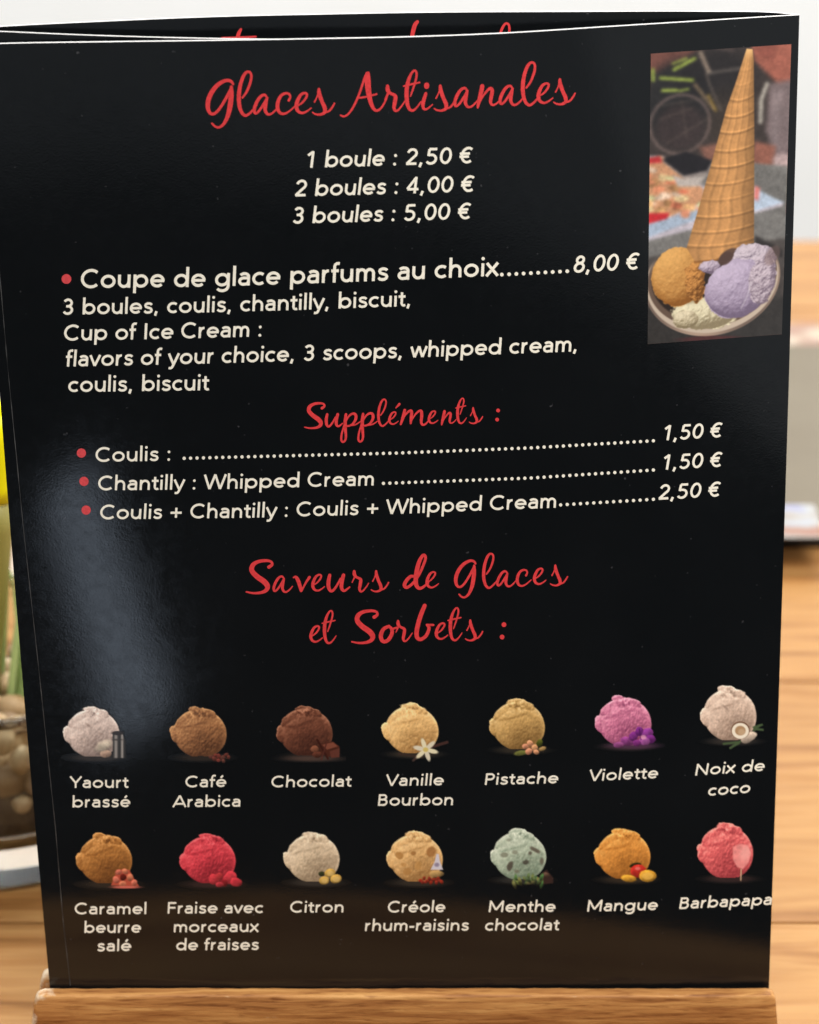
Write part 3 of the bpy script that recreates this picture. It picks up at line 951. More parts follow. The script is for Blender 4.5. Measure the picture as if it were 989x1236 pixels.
class Paint:
    def __init__(self, x0, y0, x1, y1, step):
        self.x0, self.y0, self.step = x0, y0, step
        self.nx = int((x1 - x0) / step) + 1
        self.ny = int((y1 - y0) / step) + 1
        self.X, self.Y = np.meshgrid(x0 + np.arange(self.nx) * step, y0 + np.arange(self.ny) * step)
        self.C = np.zeros((self.ny, self.nx, 3))
        self.A = np.zeros((self.ny, self.nx))

    def put(self, mask, col):
        col = np.asarray(col, float)
        if col.ndim == 1: col = col[None, None, :]
        m = mask[..., None]
        self.C = self.C * (1 - m) + col * m
        self.A = np.maximum(self.A, mask)

    def ell(self, cx, cy, rx, ry, ang=0, soft=1.0, wob=0, seed=1):
        a = math.radians(ang)
        x = (self.X - cx) * math.cos(a) + (self.Y - cy) * math.sin(a)
        y = -(self.X - cx) * math.sin(a) + (self.Y - cy) * math.cos(a)
        d = np.sqrt((x / rx) ** 2 + (y / ry) ** 2)
        if wob: d = d + wob * fbm(self.X.shape, 6 / self.step, seed)
        s = soft / min(rx, ry)
        return 1 - sstep(1 - s / 2, 1 + s / 2, d)

    def poly(self, pts, soft=1.0):
        """signed distance to a polygon"""
        P = np.array(pts, float)
        n = len(P)
        d = np.full(self.X.shape, 1e9)
        ins = np.zeros(self.X.shape, bool)
        for i in range(n):
            a = P[i]; b = P[(i + 1) % n]
            ex, ey = b - a
            wx, wy = self.X - a[0], self.Y - a[1]
            t = np.clip((wx * ex + wy * ey) / (ex * ex + ey * ey + 1e-9), 0, 1)
            d = np.minimum(d, np.hypot(wx - ex * t, wy - ey * t))
            c = ((a[1] > self.Y) != (b[1] > self.Y)) & (self.X < (b[0] - a[0]) * (self.Y - a[1]) / (b[1] - a[1] + 1e-12) + a[0])
            ins ^= c
        sd = np.where(ins, d, -d)
        return sstep(-soft / 2, soft / 2, sd)

    def line(self, pts, w, soft=1.0):
        d = np.full(self.X.shape, 1e9)
        for a, b in zip(pts[:-1], pts[1:]):
            ex, ey = b[0] - a[0], b[1] - a[1]
            wx, wy = self.X - a[0], self.Y - a[1]
            t = np.clip((wx * ex + wy * ey) / (ex * ex + ey * ey + 1e-9), 0, 1)
            d = np.minimum(d, np.hypot(wx - ex * t, wy - ey * t))
        return 1 - sstep(w / 2 - soft / 2, w / 2 + soft / 2, d)

    def build(self, name, parent, off=5e-5, xshape=None, label=None, full=False):
        X, Y = self.X, self.Y
        if xshape: X, Y = xshape(X, Y)
        P = unproject(X, Y, off)
        C = s2l(np.clip(self.C, 0, 255) / 255.0) * 0.97
        keep = self.A > 0.004
        idx = np.arange(self.nx * self.ny).reshape(self.ny, self.nx)
        k = keep[:-1, :-1] | keep[1:, :-1] | keep[:-1, 1:] | keep[1:, 1:]
        a = idx[:-1, :-1][k]; b = idx[1:, :-1][k]; c = idx[1:, 1:][k]; d = idx[:-1, 1:][k]
        F = np.stack([a, b, c, d], 1)
        used, inv = np.unique(F, return_inverse=True)
        F = inv.reshape(F.shape)
        V = P.reshape(-1, 3)[used]
        Cc = C.reshape(-1, 3)[used]
        me = bpy.data.meshes.new(name)
        me.vertices.add(len(V)); me.vertices.foreach_set("co", V.ravel())
        me.loops.add(F.size); me.loops.foreach_set("vertex_index", F.ravel().astype(np.int32))
        me.polygons.add(len(F)); me.polygons.foreach_set("loop_start", np.arange(0, F.size, 4, dtype=np.int32))
        me.update(calc_edges=True)
        at = me.color_attributes.new("print", 'FLOAT_COLOR', 'POINT')
        at.data.foreach_set("color", np.concatenate([Cc, np.ones((len(Cc), 1))], 1).ravel().astype(np.float32))
        me.validate()
        smooth(me)
        o = link(name, me, M_PIC, parent)
        if label: o["label"] = label
        return o


BLK = np.array([15., 17., 19.])


def scoop(cx, cy, light, mid, dark, seed, ky=1.0, streak=0.0, extras=None, label=None, spots=None):
    p = Paint(cx - 46, cy - 41, cx + 50, cy + 46, 0.75)
    p.C[:] = BLK
    X, Y = p.X - cx, (p.Y - cy) / ky
    sh = p.X.shape
    n1 = fbm(sh, 16, seed, 4)
    n2 = fbm(sh, 5, seed + 9, 3)
    n3 = fbm(sh, 3.2, seed + 20, 2, 0.6)
    # ground shadow of the scoop in the print
    g = p.ell(cx + 5, cy + 30.5 * ky, 29, 4.5, 0, 4.5) * 0.8
    p.put(g, np.array([52., 48., 46.]) * 0.7 + np.array(mid) * 0.12)
    p.A = np.maximum(p.A * 1.0, g)

    def dome(cx_, cy_, rx, ry, ang, hgt, base=0.0, w=0.0):
        a = math.radians(ang)
        x = (X - cx_) * math.cos(a) + (Y - cy_) * math.sin(a)
        y = -(X - cx_) * math.sin(a) + (Y - cy_) * math.cos(a)
        d2 = (x / rx) ** 2 + (y / ry) ** 2 + w * n1
        return np.where(d2 < 1, base + hgt * np.sqrt(np.clip(1 - d2, 0, 1)), -1e3), 1 - d2
    body, m1 = dome(1.5, 1.5, 33.0, 30.0, 14, 27, 0, 0.07)
    cap, m2 = dome(-4, -16, 25.5, 11.0, -15, 7.0, 13.0, 0.35)
    crumb, m3 = dome(0, -25.8, 14.0, 6.0, 6, 6.5, 9, 1.6)
    nub, m4 = dome(-30.8, -3, 3.4, 5.2, 30, 4, 6, 2.2)
    nub2, m5 = dome(-26, 4, 8.2, 11, -18, 5, 9, 0.7)
    H = np.maximum.reduce([body, cap, crumb, nub, nub2])
    cut = Y > 29.0 + 1.5 * n1
    M = np.maximum.reduce([sstep(0.0, 0.10, m1), sstep(0.0, 0.14, m2), sstep(0.0, 0.30, m3), sstep(0, 0.3, m4), sstep(0, .2, m5)])
    M = np.where(cut, 0, M)
    Hs = np.where(H < -100, 0, H)
    Hs = Hs + n1 * 1.6 + n2 * (1.0 + .5 * streak) + n3 * (1.5 + streak)
    for _ in range(1):
        Hs = (Hs + np.roll(Hs, 1, 0) + np.roll(Hs, -1, 0) + np.roll(Hs, 1, 1) + np.roll(Hs, -1, 1)) / 5
    gy, gx = np.gradient(Hs, 0.75)
    nz = 1 / np.sqrt(1 + gx ** 2 * 0.45 + gy ** 2 * 0.45)
    nx_, ny_ = -gx * 0.67 * nz, -gy * 0.67 * nz
    lam = np.clip(nx_ * -0.42 + ny_ * -0.62 + nz * 0.62, 0, 1.2)
    rim = np.clip(1 - nz, 0, 1) ** 1.3 * np.clip(0.9 - ny_ * 0.7, 0, 1.4)
    sh_ = np.clip(lam * 0.80 + rim * 0.75 + 0.04 - 0.20 * np.exp(-((X - 3) / 17) ** 2 - ((Y - 10) / 15) ** 2), 0, 1.25)
    # soft fold line below the cap
    a = math.radians(-17)
    fx_ = (X + 3) * math.cos(a) + (Y + 15.5) * math.sin(a)
    fy_ = -(X + 3) * math.sin(a) + (Y + 15.5) * math.cos(a)
    yl = np.sqrt(np.clip(1 - (fx_ / 27) ** 2, 0, 1)) * 5.5
    fold = np.exp(-((fy_ - yl - 1.0 - 5 * n1) / 1.9) ** 2) * sstep(25, 12, np.abs(fx_ + 4)) * np.clip(0.8 + 2.2 * n2, 0.2, 1.2)
    sh_ = sh_ * (1 - 0.50 * fold)
    crm = np.exp(-((X - 2) / 13) ** 2 - ((Y + 23) / 5.5) ** 2)
    sh_ = sh_ * (1 + crm * (n2 * 2.6 - 0.12))
    sh_ = sh_ + 0.22 * np.exp(-((m1 - 0.06) / 0.22) ** 2) * sstep(24, 14, Y) * sstep(8, 20, X)
    L, Mi, D = np.array(light, float), np.array(mid, float), np.array(dark, float)
    t = np.clip(sh_ + n2 * 0.10, 0, 1.1)[..., None]
    col = np.where(t < 0.55, D + (Mi - D) * (t / 0.55), Mi + (L - Mi) * (t - 0.55) / 0.45)
    col = col * (1 + n3[..., None] * 0.16 + n2[..., None] * 0.14)
    if spots:
        for (sx, sy, rx, ry, ang, c, al) in spots:
            m = p.ell(cx + sx, cy + sy, rx, ry, ang, 2.2, 0.8, seed + int(sx) % 17 + 30)
            col = col * (1 - m[..., None] * al) + np.array(c, float) * m[..., None] * al
    col = col * 1.10 + 6
    p.put(M, col)
    if extras: extras(p, cx, cy, seed)
    return p.build("flavour_picture", front, 5e-5, None, label)


def blob(p, cx, cy, rx, ry, ang, c, seed, soft=1.4, wob=0.35, lit=1.0):
    m = p.ell(cx, cy, rx, ry, ang, soft, wob, seed)
    x = (p.X - cx) / rx; y = (p.Y - cy) / ry
    s = np.clip(0.86 - 0.22 * x * 0.6 - 0.30 * y, 0.45, 1.22) ** lit
    s = s + fbm(p.X.shape, 5, seed + 3) * 0.35
    p.put(m, np.array(c, float)[None, None] * s[..., None])


def ex_milk(p, cx, cy, s):
    m = p.poly([(cx + 25, cy + 2), (cx + 37, cy + 2), (cx + 41, cy + 10), (cx + 41, cy + 31), (cx + 25, cy + 31)], 1.4)
    u = (p.X - cx - 25) / 16
    g = 40 + 110 * np.exp(-((u - .25) / .14) ** 2) + 120 * np.exp(-((u - .72) / .10) ** 2)
    p.put(m, np.stack([g, g * .96, g * .93], -1))
    p.put(p.ell(cx + 31, cy + 1, 7, 2.6, 0, 1.2), (46, 40, 38))
    p.put(p.ell(cx + 31, cy + 9, 6.5, 1.2, 0, 1.0) * .7, (60, 55, 52))
    blob(p, cx + 17, cy + 26, 7, 4.5, 0, (206, 172, 150), s + 1)
    blob(p, cx + 14, cy + 17, 10, 6, -30, (214, 200, 180), s + 2, 6, .5)


def ex_crumbs(p, cx, cy, s):
    for i, (x, y, r) in enumerate([(15, 30, 3), (19, 32, 3.4), (24, 29, 3.6), (29, 31, 3.4), (33, 27, 3), (24, 34, 2.8), (30, 35, 2.6), (36, 30, 2.4), (20, 28, 2.5)]):
        blob(p, cx + x, cy + y, r, r * .8, i * 40, (98 + 12 * (i % 3), 58, 50), s + i, 1.2, .6)


def ex_choc(p, cx, cy, s):
    p.put(p.ell(cx + 10, cy + 33, 34, 3.5, 0, 4) * .5, (110, 84, 74))
    p.put(p.poly([(cx + 20, cy + 15), (cx + 34, cy + 12), (cx + 42, cy + 18), (cx + 42, cy + 28), (cx + 28, cy + 31), (cx + 18, cy + 26)], 1.5), (74, 38, 28))
    p.put(p.poly([(cx + 21, cy + 16), (cx + 34, cy + 13), (cx + 40, cy + 18), (cx + 27, cy + 22)], 1.5), (126, 72, 56))
    p.put(p.poly([(cx + 30, cy + 24), (cx + 42, cy + 20), (cx + 42, cy + 31), (cx + 32, cy + 32)], 1.5), (98, 54, 44))
    blob(p, cx + 12, cy + 21, 5, 4, 0, (150, 92, 68), s + 1)
    blob(p, cx + 15, cy + 28, 6, 4, 0, (104, 58, 44), s + 2)
    p.put(p.line([(cx + 15, cy + 10), (cx + 28, cy + 33)], 2.2), (58, 26, 20))
    p.put(p.line([(cx + 20, cy + 34), (cx + 27, cy + 12)], 1.6), (84, 44, 36))


def ex_vanilla(p, cx, cy, s):
    p.put(p.line([(cx + 24, cy + 22), (cx + 44, cy + 16)], 3.4, 2), (70, 46, 42))
    p.put(p.line([(cx - 14, cy + 30), (cx + 14, cy + 34)], 2.6, 2), (60, 46, 40))
    p.put(p.line([(cx + 3, cy + 38), (cx + 14, cy + 28)], 2.6, 2), (74, 56, 50))
    fx, fy = cx + 18, cy + 25
    for i in range(6):
        a = math.radians(i * 60 + 14)
        p.put(p.ell(fx + 8 * math.cos(a), fy + 7 * math.sin(a), 7.4, 2.7, math.degrees(math.atan2(7 * math.sin(a), 8 * math.cos(a))), 1.5),
              (232 - 10 * (i % 2), 222 - 10 * (i % 2), 188))
    p.put(p.ell(fx, fy, 3.2, 2.8, 0, 1.6), (214, 190, 110))


def ex_pist(p, cx, cy, s):
    blob(p, cx + 5, cy + 34, 9, 3, -10, (120, 122, 62), s + 1)
    blob(p, cx + 27, cy + 22, 5, 3.6, -60, (86, 92, 34), s + 2)
    blob(p, cx + 30, cy + 29, 5, 2.4, -20, (196, 158, 100), s + 6)
    for i, (x, y, r) in enumerate([(10, 26, 4), (16, 23, 4.6), (21, 28, 4.6), (14, 32, 4.4), (23, 33, 3.6)]):
        blob(p, cx + x, cy + y, r, r * .8, i * 50, (232, 158 + 6 * (i % 3), 122), s + i + 9)


def ex_viol(p, cx, cy, s):
    p.put(p.ell(cx + 12, cy + 29, 30, 4, 0, 4) * .6, (96, 58, 92))
    for i, (x, y, rx, ry, a, c) in enumerate([(4, 24, 8, 5, 10, (150, 70, 140)), (-6, 28, 6, 3.4, 0, (166, 86, 150)), (12, 18, 5, 6, 40, (132, 52, 138)), (19, 12, 5, 6, 0, (124, 46, 134)),
                                              (29, 14, 7, 6, -20, (150, 66, 156)), (33, 21, 6, 5, 20, (128, 48, 136)), (25, 24, 7, 5, 0, (178, 96, 172)), (16, 26, 5, 4, 0, (138, 54, 136))]):
        blob(p, cx + x, cy + y, rx, ry, a, c, s + i, 1.6, .5)
    p.put(p.line([(cx + 19, cy + 9), (cx + 21, cy + 22)], 1.2), (80, 26, 90))
    p.put(p.ell(cx + 24, cy + 19, 3.4, 2.6, 0, 2) * .8, (226, 160, 190))


def ex_coco(p, cx, cy, s):
    for (a, b) in [((30, 16), (40, 13)), ((32, 18), (41, 19)), ((30, 20), (37, 14)), ((-6, 36), (10, 34)), ((2, 41), (14, 33)), ((6, 38), (12, 35))]:
        p.put(p.line([(cx + a[0], cy + a[1]), (cx + b[0], cy + b[1])], 2.6, 2), (74, 92, 62))
    blob(p, cx + 24, cy + 28, 10, 6, -30, (226, 204, 184), s)
    p.put(p.ell(cx + 14, cy + 19.5, 11.3, 10.6, 0, 1.2), (112, 78, 58))
    p.put(p.ell(cx + 14, cy + 20.3, 10.3, 9.6, 0, 1.2), (244, 232, 212))
    p.put(p.ell(cx + 14, cy + 20, 6.4, 5.8, 0, 1.5), (176, 140, 104))
    p.put(p.ell(cx + 15.5, cy + 21.5, 4.2, 3.6, 0, 2.5) * .8, (202, 172, 138))


def ex_caramel(p, cx, cy, s):
    p.put(p.poly([(cx + 8, cy + 32), (cx + 12, cy + 22), (cx + 16, cy + 13), (cx + 30, cy + 13), (cx + 36, cy + 24), (cx + 42, cy + 33)], 1.6), (186, 84, 64))
    for i, (x, y, r) in enumerate([(17, 16, 4), (25, 15, 4), (14, 25, 4.4), (31, 22, 4.6), (36, 29, 4), (22, 30, 4.2)]):
        blob(p, cx + x, cy + y, r, r * .8, i * 33, (232, 128 + 10 * (i % 2), 104), s + i)
    blob(p, cx + 23, cy + 22, 4, 4, 0, (108, 34, 26), s + 8)
    p.put(p.ell(cx + 26, cy + 34, 17, 1.5, 0, 1.4), (214, 110, 96))


def ex_straw(p, cx, cy, s):
    for i, (x, y, rx, ry, c) in enumerate([(7, 25, 6, 7, (214, 62, 74)), (14, 21, 4, 4, (196, 60, 66)), (27, 23, 8, 8, (224, 66, 80)), (34, 28, 7, 5.5, (212, 58, 72)), (20, 29, 4, 4, (150, 34, 44)), (14, 31, 5, 3, (206, 60, 74))]):
        blob(p, cx + x, cy + y, rx, ry, 0, c, s + i, 1.4, .5)


def ex_lemon(p, cx, cy, s):
    blob(p, cx + 12, cy + 20, 4, 3, 0, (56, 60, 34), s + 5)
    for i, (x, y, r) in enumerate([(22, 19, 6.6), (15, 28, 6), (29, 26, 6.8)]):
        blob(p, cx + x, cy + y, r, r * .78, -10, (232, 186, 92), s + i, 1.4, .15)
        p.put(p.ell(cx + x + .6, cy + y + .4, r * .66, r * .5, -10, 2) * .6, (240, 206, 130))


def ex_rum(p, cx, cy, s):
    p.put(p.poly([(cx + 26, cy - 4), (cx + 29, cy - 4), (cx + 30, cy + 4), (cx + 34, cy + 15), (cx + 19, cy + 15), (cx + 24, cy + 5)], 1.6), (214, 208, 218))
    p.put(p.ell(cx + 26.5, cy + 9, 3, 2.5, 0, 2), (150, 138, 160))
    blob(p, cx + 26, cy + 20, 8, 4, 0, (196, 158, 100), s + 9)
    for i in range(13):
        blob(p, cx + 7 + (i * 2.1), cy + 28 + 2.6 * math.sin(i * 2.3), 2.6, 2.0, i * 50, (166 - 12 * (i % 3), 52, 34 + 6 * (i % 2)), s + i, 1.2, .5)


def ex_mint(p, cx, cy, s):
    p.put(p.poly([(cx + 26, cy + 24), (cx + 34, cy + 18), (cx + 42, cy + 28), (cx + 42, cy + 34), (cx + 26, cy + 36)], 2), (58, 40, 36))
    blob(p, cx + 34, cy + 24, 4, 2.5, 30, (112, 84, 70), s + 20)
    r = np.random.default_rng(s)
    for i in range(20):
        x = -6 + 34 * r.random(); y = 26 + 10 * r.random()
        blob(p, cx + x, cy + y, 5, 2, r.random() * 180, (74 + 40 * r.random(), 98 + 34 * r.random(), 66), s + i, 1.4, .5)


def ex_mango(p, cx, cy, s):
    blob(p, cx + 15, cy + 13, 7, 3, -10, (48, 46, 18), s + 4)
    blob(p, cx + 19, cy + 20, 10, 8, 0, (214, 54, 44), s + 1, 1.5, .25)
    p.put(p.ell(cx + 18, cy + 17, 3.2, 2, 0, 2) * .7, (246, 140, 130))
    blob(p, cx + 7, cy + 29, 9, 4.2, 8, (242, 176, 62), s + 2, 1.4, .15)
    blob(p, cx + 30, cy + 26, 10.5, 7.2, 0, (244, 178, 62), s + 3, 1.4, .12)
    p.put(p.ell(cx + 30, cy + 26, 7, 4.4, 0, 2) * .6, (250, 202, 100))


def ex_floss(p, cx, cy, s):
    m = p.poly([(cx + 9, cy - 5), (cx + 18, cy - 9), (cx + 27, cy - 7), (cx + 31, cy + 3), (cx + 28, cy + 14), (cx + 21, cy + 22), (cx + 14, cy + 19), (cx + 9, cy + 10)], 2.4)
    n = fbm(p.X.shape, 7, s)
    p.put(m * .9, np.array([240., 150., 146.])[None, None] * (1 + n[..., None] * .3))
    p.put(p.line([(cx + 19, cy + 22), (cx + 18.5, cy + 35)], 1.4), (206, 172, 140))
    p.put(p.ell(cx + 24, cy + 2, 6, 9, 20, 7) * .4, (252, 196, 186))


RAISIN = [(-19, -2, 5.5, 4.5, 20, (150, 104, 52), .75), (-2, -5, 3.4, 3, 0, (128, 84, 40), .7), (20, -7, 5.2, 6, 30, (138, 90, 46), .75), (-9, 17, 5, 4, -20, (156, 110, 58), .7), (4, 10, 4, 5, 0, (176, 130, 72), .6), (-14, 9, 3, 2.4, 0, (164, 116, 62), .6)]
CHIP = [(-10, 13, 3.5, 6, 20, (66, 58, 50), .85), (9, 9, 4, 3, -20, (60, 56, 48), .85), (20, -6, 7, 2.4, 30, (76, 66, 56), .8), (-17, 0, 4, 3, 0, (104, 104, 88), .7), (-4, -3, 3.4, 2.6, 0, (110, 110, 94), .65), (28, 8, 2.4, 4, 0, (84, 76, 66), .8), (-12, -18, 3, 2, 0, (104, 104, 90), .6), (14, -2, 2.4, 3, 20, (74, 66, 56), .8), (-2, 20, 3, 2, 0, (96, 92, 78), .7)]
SPK = [(-4, -8, 4, 1.2, 40, (120, 100, 90), .5), (10, 2, 3, 1.2, 20, (130, 110, 100), .45), (-12, 8, 1.4, 1.4, 0, (130, 110, 100), .5), (3, 11, 1.2, 2, 0, (130, 112, 104), .4)]
scoop(111, 884, (232, 216, 206), (196, 176, 166), (112, 96, 90), 101, 1, 0, ex_milk, "pale yoghurt scoop with a milk can", SPK)
scoop(240, 884, (196, 146, 98), (144, 98, 62), (70, 42, 26), 111, 1, .8, ex_crumbs, "brown coffee scoop with grounds")
scoop(368, 883, (156, 104, 80), (100, 58, 42), (48, 24, 18), 121, 1, 0, ex_choc, "dark brown chocolate scoop with chocolate pieces")
scoop(496, 880, (240, 206, 150), (214, 172, 112), (134, 96, 52), 131, 1, 0, ex_vanilla, "cream yellow vanilla scoop with a white flower")
scoop(624.5, 875, (222, 188, 130), (184, 146, 88), (102, 74, 38), 141, 1, 0, ex_pist, "tan pistachio scoop with nuts")
scoop(753, 871, (232, 158, 182), (188, 108, 138), (116, 52, 84), 151, 1, 1.2, ex_viol, "mauve violet scoop with purple flowers")
scoop(880, 862, (230, 208, 190), (198, 172, 154), (120, 98, 84), 161, 1.08, 0, ex_coco, "off white coconut scoop with half a coconut", SPK)
scoop(126, 1037, (214, 156, 92), (158, 104, 50), (84, 48, 20), 171, 1, 0, ex_caramel, "amber caramel scoop with salmon caramel pieces")
scoop(251, 1037, (232, 96, 104), (196, 58, 70), (112, 24, 34), 181, 1, 1.0, ex_straw, "red strawberry scoop with berries")
scoop(376.5, 1035, (228, 210, 184), (198, 178, 150), (124, 106, 84), 191, 1, 0, ex_lemon, "pale lemon scoop with lemon slices")
scoop(501, 1035, (236, 200, 146), (206, 164, 108), (132, 94, 52), 201, 1, 0, ex_rum, "tan scoop with raisins", RAISIN)
scoop(626, 1032, (200, 208, 190), (166, 178, 158), (94, 110, 92), 211, 1, 0, ex_mint, "pale green mint scoop with dark chips", CHIP)
scoop(752, 1031.5, (236, 176, 96), (200, 132, 58), (124, 74, 26), 221, 1, 0, ex_mango, "orange mango scoop with fruit slices")
scoop(876, 1027.5, (244, 146, 138), (200, 88, 90), (132, 46, 52), 231, 1.10, 1.2, ex_floss, "pink cotton candy scoop")


# ---- the big printed photograph of a sundae (coordinates of the upright picture: 0..165 x 0..352)
def big_picture():
    W, Hh = 166.0, 352.0
    p = Paint(0, 0, W, Hh, 0.72)
    sh = p.X.shape
    n = fbm(sh, 40, 5, 5)
    nf = fbm(sh, 4, 9, 2)
    nm = fbm(sh, 12, 19, 4)
    p.C[:] = (58, 48, 46)
    p.A[:] = 1
    X, Y = p.X, p.Y
    k = 726 / 229.0           # zoom factor of the reference view

    def q(a, b): return ((a - 82) / k, (b - 78 + (a - 82) * 0.055) / k)

    def E(a, b, rx, ry, ang=0, soft=4, wob=0, seed=1):
        x, y = q(a, b)
        return p.ell(x, y, rx / k, ry / k, ang, soft / k * 1.0, wob, seed)

    def Pg(pts, soft=5): return p.poly([q(*a) for a in pts], soft / k)
    def Ln(pts, w, soft=5): return p.line([q(*a) for a in pts], w / k, soft / k)
    # street behind: dark bicycle, wheel, lime straps, rust pavement
    p.put(Pg([(60, 60), (640, 20), (640, 520), (60, 560)], 4), (62, 54, 52))
    p.put(Pg([(60, 50), (260, 60), (200, 110), (110, 150), (60, 140)], 30) * .8, (128, 78, 68))
    p.put(E(190, 270, 130, 170, 0, 60) * .85, (34, 34, 36))
    p.put(E(330, 180, 140, 120, 0, 90) * .8, (34, 32, 34))
    p.put(E(360, 330, 60, 110, 0, 60) * .7, (58, 50, 44))
    ring = np.clip(E(195, 350, 118, 118, 0, 9) - E(195, 350, 106, 106, 0, 9), 0, 1)
    p.put(ring * .7, (118, 100, 96))
    p.put(E(195, 360, 92, 84, 0, 40) * .6, (66, 52, 52))
    for a, b in [((120, 330), (240, 290)), ((150, 420), (300, 330)), ((200, 260), (220, 400)), ((110, 280), (300, 250))]:
        p.put(Ln([a, b], 7, 9) * .5, (92, 80, 74))
    for pts, w in [([(170, 140), (245, 100)], 15), ([(165, 118), (215, 98)], 9), ([(120, 172), (240, 182)], 14), ([(128, 220), (180, 220)], 13), ([(90, 140), (92, 180)], 14), ([(190, 222), (225, 216)], 9)]:
        p.put(Ln(pts, w, 8) * .92, (150, 168, 74))
    p.put(Ln([(268, 78), (300, 150)], 17, 12) * .8, (158, 140, 124))
    p.put(Ln([(300, 156), (430, 138)], 12, 12) * .6, (112, 104, 98))
    p.put(Ln([(290, 160), (320, 240), (350, 300)], 10, 12) * .6, (104, 92, 84))
    p.put(Ln([(250, 200), (320, 290)], 14, 12) * .7, (140, 118, 90))
    p.put(Ln([(300, 240), (330, 300)], 10, 8) * .6, (176, 142, 60))
    p.put(Ln([(390, 70), (330, 60)], 10, 12) * .5, (100, 84, 80))
    # passer-by at the right: arm and grey trousers
    p.put(Pg([(455, 40), (640, 30), (640, 190), (570, 210), (520, 160), (470, 110)], 22) * .95, (168, 98, 82))
    p.put(Pg([(470, 40), (560, 30), (540, 110), (480, 90)], 30) * .5, (122, 66, 58))
    p.put(Pg([(530, 200), (640, 180), (640, 480), (560, 490), (520, 380)], 26) * .95, (126, 110, 112))
    p.put(Pg([(540, 230), (580, 220), (570, 440), (540, 420)], 30) * .5, (148, 134, 136))
    p.put(Ln([(520, 200), (500, 260), (500, 345)], 17, 12) * .85, (186, 180, 170))
    p.put(Pg([(480, 420), (560, 440), (555, 510), (500, 530), (470, 500)], 22) * .9, (156, 98, 82))
    p.put(E(590, 500, 40, 30, 20, 20) * .9, (198, 172, 172))
    p.put(Pg([(270, 440), (370, 420), (340, 500), (300, 500)], 26) * .9, (142, 96, 82))
    # table with the red and white placemat
    p.put(Pg([(60, 480), (330, 490), (640, 520), (640, 900), (60, 900)], 8), (122, 120, 118))
    p.put(Pg([(480, 500), (640, 560), (640, 720), (480, 640)], 14) * .7, (108, 106, 104))
    p.put(Pg([(60, 470), (130, 470), (330, 620), (600, 655), (590, 672), (60, 800)], 6), (196, 188, 200))
    p.put(Pg([(60, 740), (300, 668), (340, 690), (60, 790)], 8), (168, 184, 206))
    p.put(Pg([(470, 590), (560, 640), (600, 656), (480, 690)], 6), (188, 204, 226))
    p.put(Pg([(484, 590), (505, 600), (500, 650), (480, 640)], 8) * .9, (222, 120, 112))
    p.put(Pg([(60, 480), (125, 470), (290, 600), (290, 650), (160, 705), (60, 735)], 6), (206, 150, 112))
    r = np.random.default_rng(4)
    for i in range(46):
        x = 70 + 220 * r.random(); y = 495 + 200 * r.random()
        if y < 480 + (x - 60) * .75: continue
        c = [(226, 176, 120), (240, 214, 160), (212, 116, 86), (232, 148, 110), (170, 128, 84), (222, 198, 176), (198, 200, 150)][i % 7]
        m = E(x, y, 12 + 16 * r.random(), 7 + 9 * r.random(), 20 * r.random(), 6, .8, i)
        p.put(m * .9, np.array(c, float)[None, None] * (1 + nm[..., None] * .6))
    p.put(Pg([(60, 480), (120, 472), (130, 496), (60, 500)], 5), (196, 52, 56))
    p.put(Pg([(60, 690), (160, 690), (150, 712), (60, 735)], 5), (206, 46, 54))
    # dark telephone
    p.put(Pg([(130, 492), (220, 460), (322, 498), (305, 545), (215, 560)], 5), (146, 136, 132))
    p.put(Pg([(128, 484), (220, 455), (322, 492), (300, 530), (212, 548)], 5), (32, 30, 34))
    p.put(Pg([(170, 545), (215, 560), (300, 548), (270, 590), (190, 590)], 6), (188, 178, 172))
    # shade under and behind the bowl
    p.put(Pg([(60, 860), (640, 790), (640, 1200), (60, 1200)], 18) * .9, (74, 68, 66))
    p.put(Pg([(490, 780), (600, 840), (600, 870), (490, 830)], 8) * .9, (46, 42, 42))
    p.put(Pg([(60, 1060), (640, 1010), (640, 1240), (60, 1240)], 40) * .8, (50, 48, 47))
    def box(C, r):
        for ax in (0, 1):
            c = np.cumsum(np.pad(C, [(r + 1, r) if a == ax else (0, 0) for a in range(3)], mode='edge'), axis=ax)
            n_ = 2 * r + 1
            C = (np.take(c, range(n_, c.shape[ax]), ax) - np.take(c, range(0, c.shape[ax] - n_), ax)) / n_
        return C
    p.C = box(box(p.C, 2), 2)
    p.C = p.C * (1 + nm[..., None] * .22 + nf[..., None] * .16)
    # steel bowl: rim as an ellipse, dark inside
    cx_, cy_ = 330, 960
    outer = E(cx_, cy_ - 8, 263, 212, -3, 4)
    lower = 1 / (1 + np.exp(-(Y - q(0, 900)[1]) / 3.0))
    p.put(outer * lower, np.stack([150 - 30 * np.cos(X / 20), 128 - 26 * np.cos(X / 20), 114 - 22 * np.cos(X / 20)], -1))
    p.put(E(cx_, cy_ - 12, 256, 204, -3, 5) * lower, (204, 186, 168))
    p.put(E(cx_, cy_ - 22, 250, 192, -3, 5) * lower, (104, 84, 72))
    p.put(E(cx_ + 2, cy_ - 30, 238, 176, -3, 8) * lower, (46, 36, 32))
    p.put(E(330, 1176, 120, 12, 3, 10) * .4, (120, 40, 44))

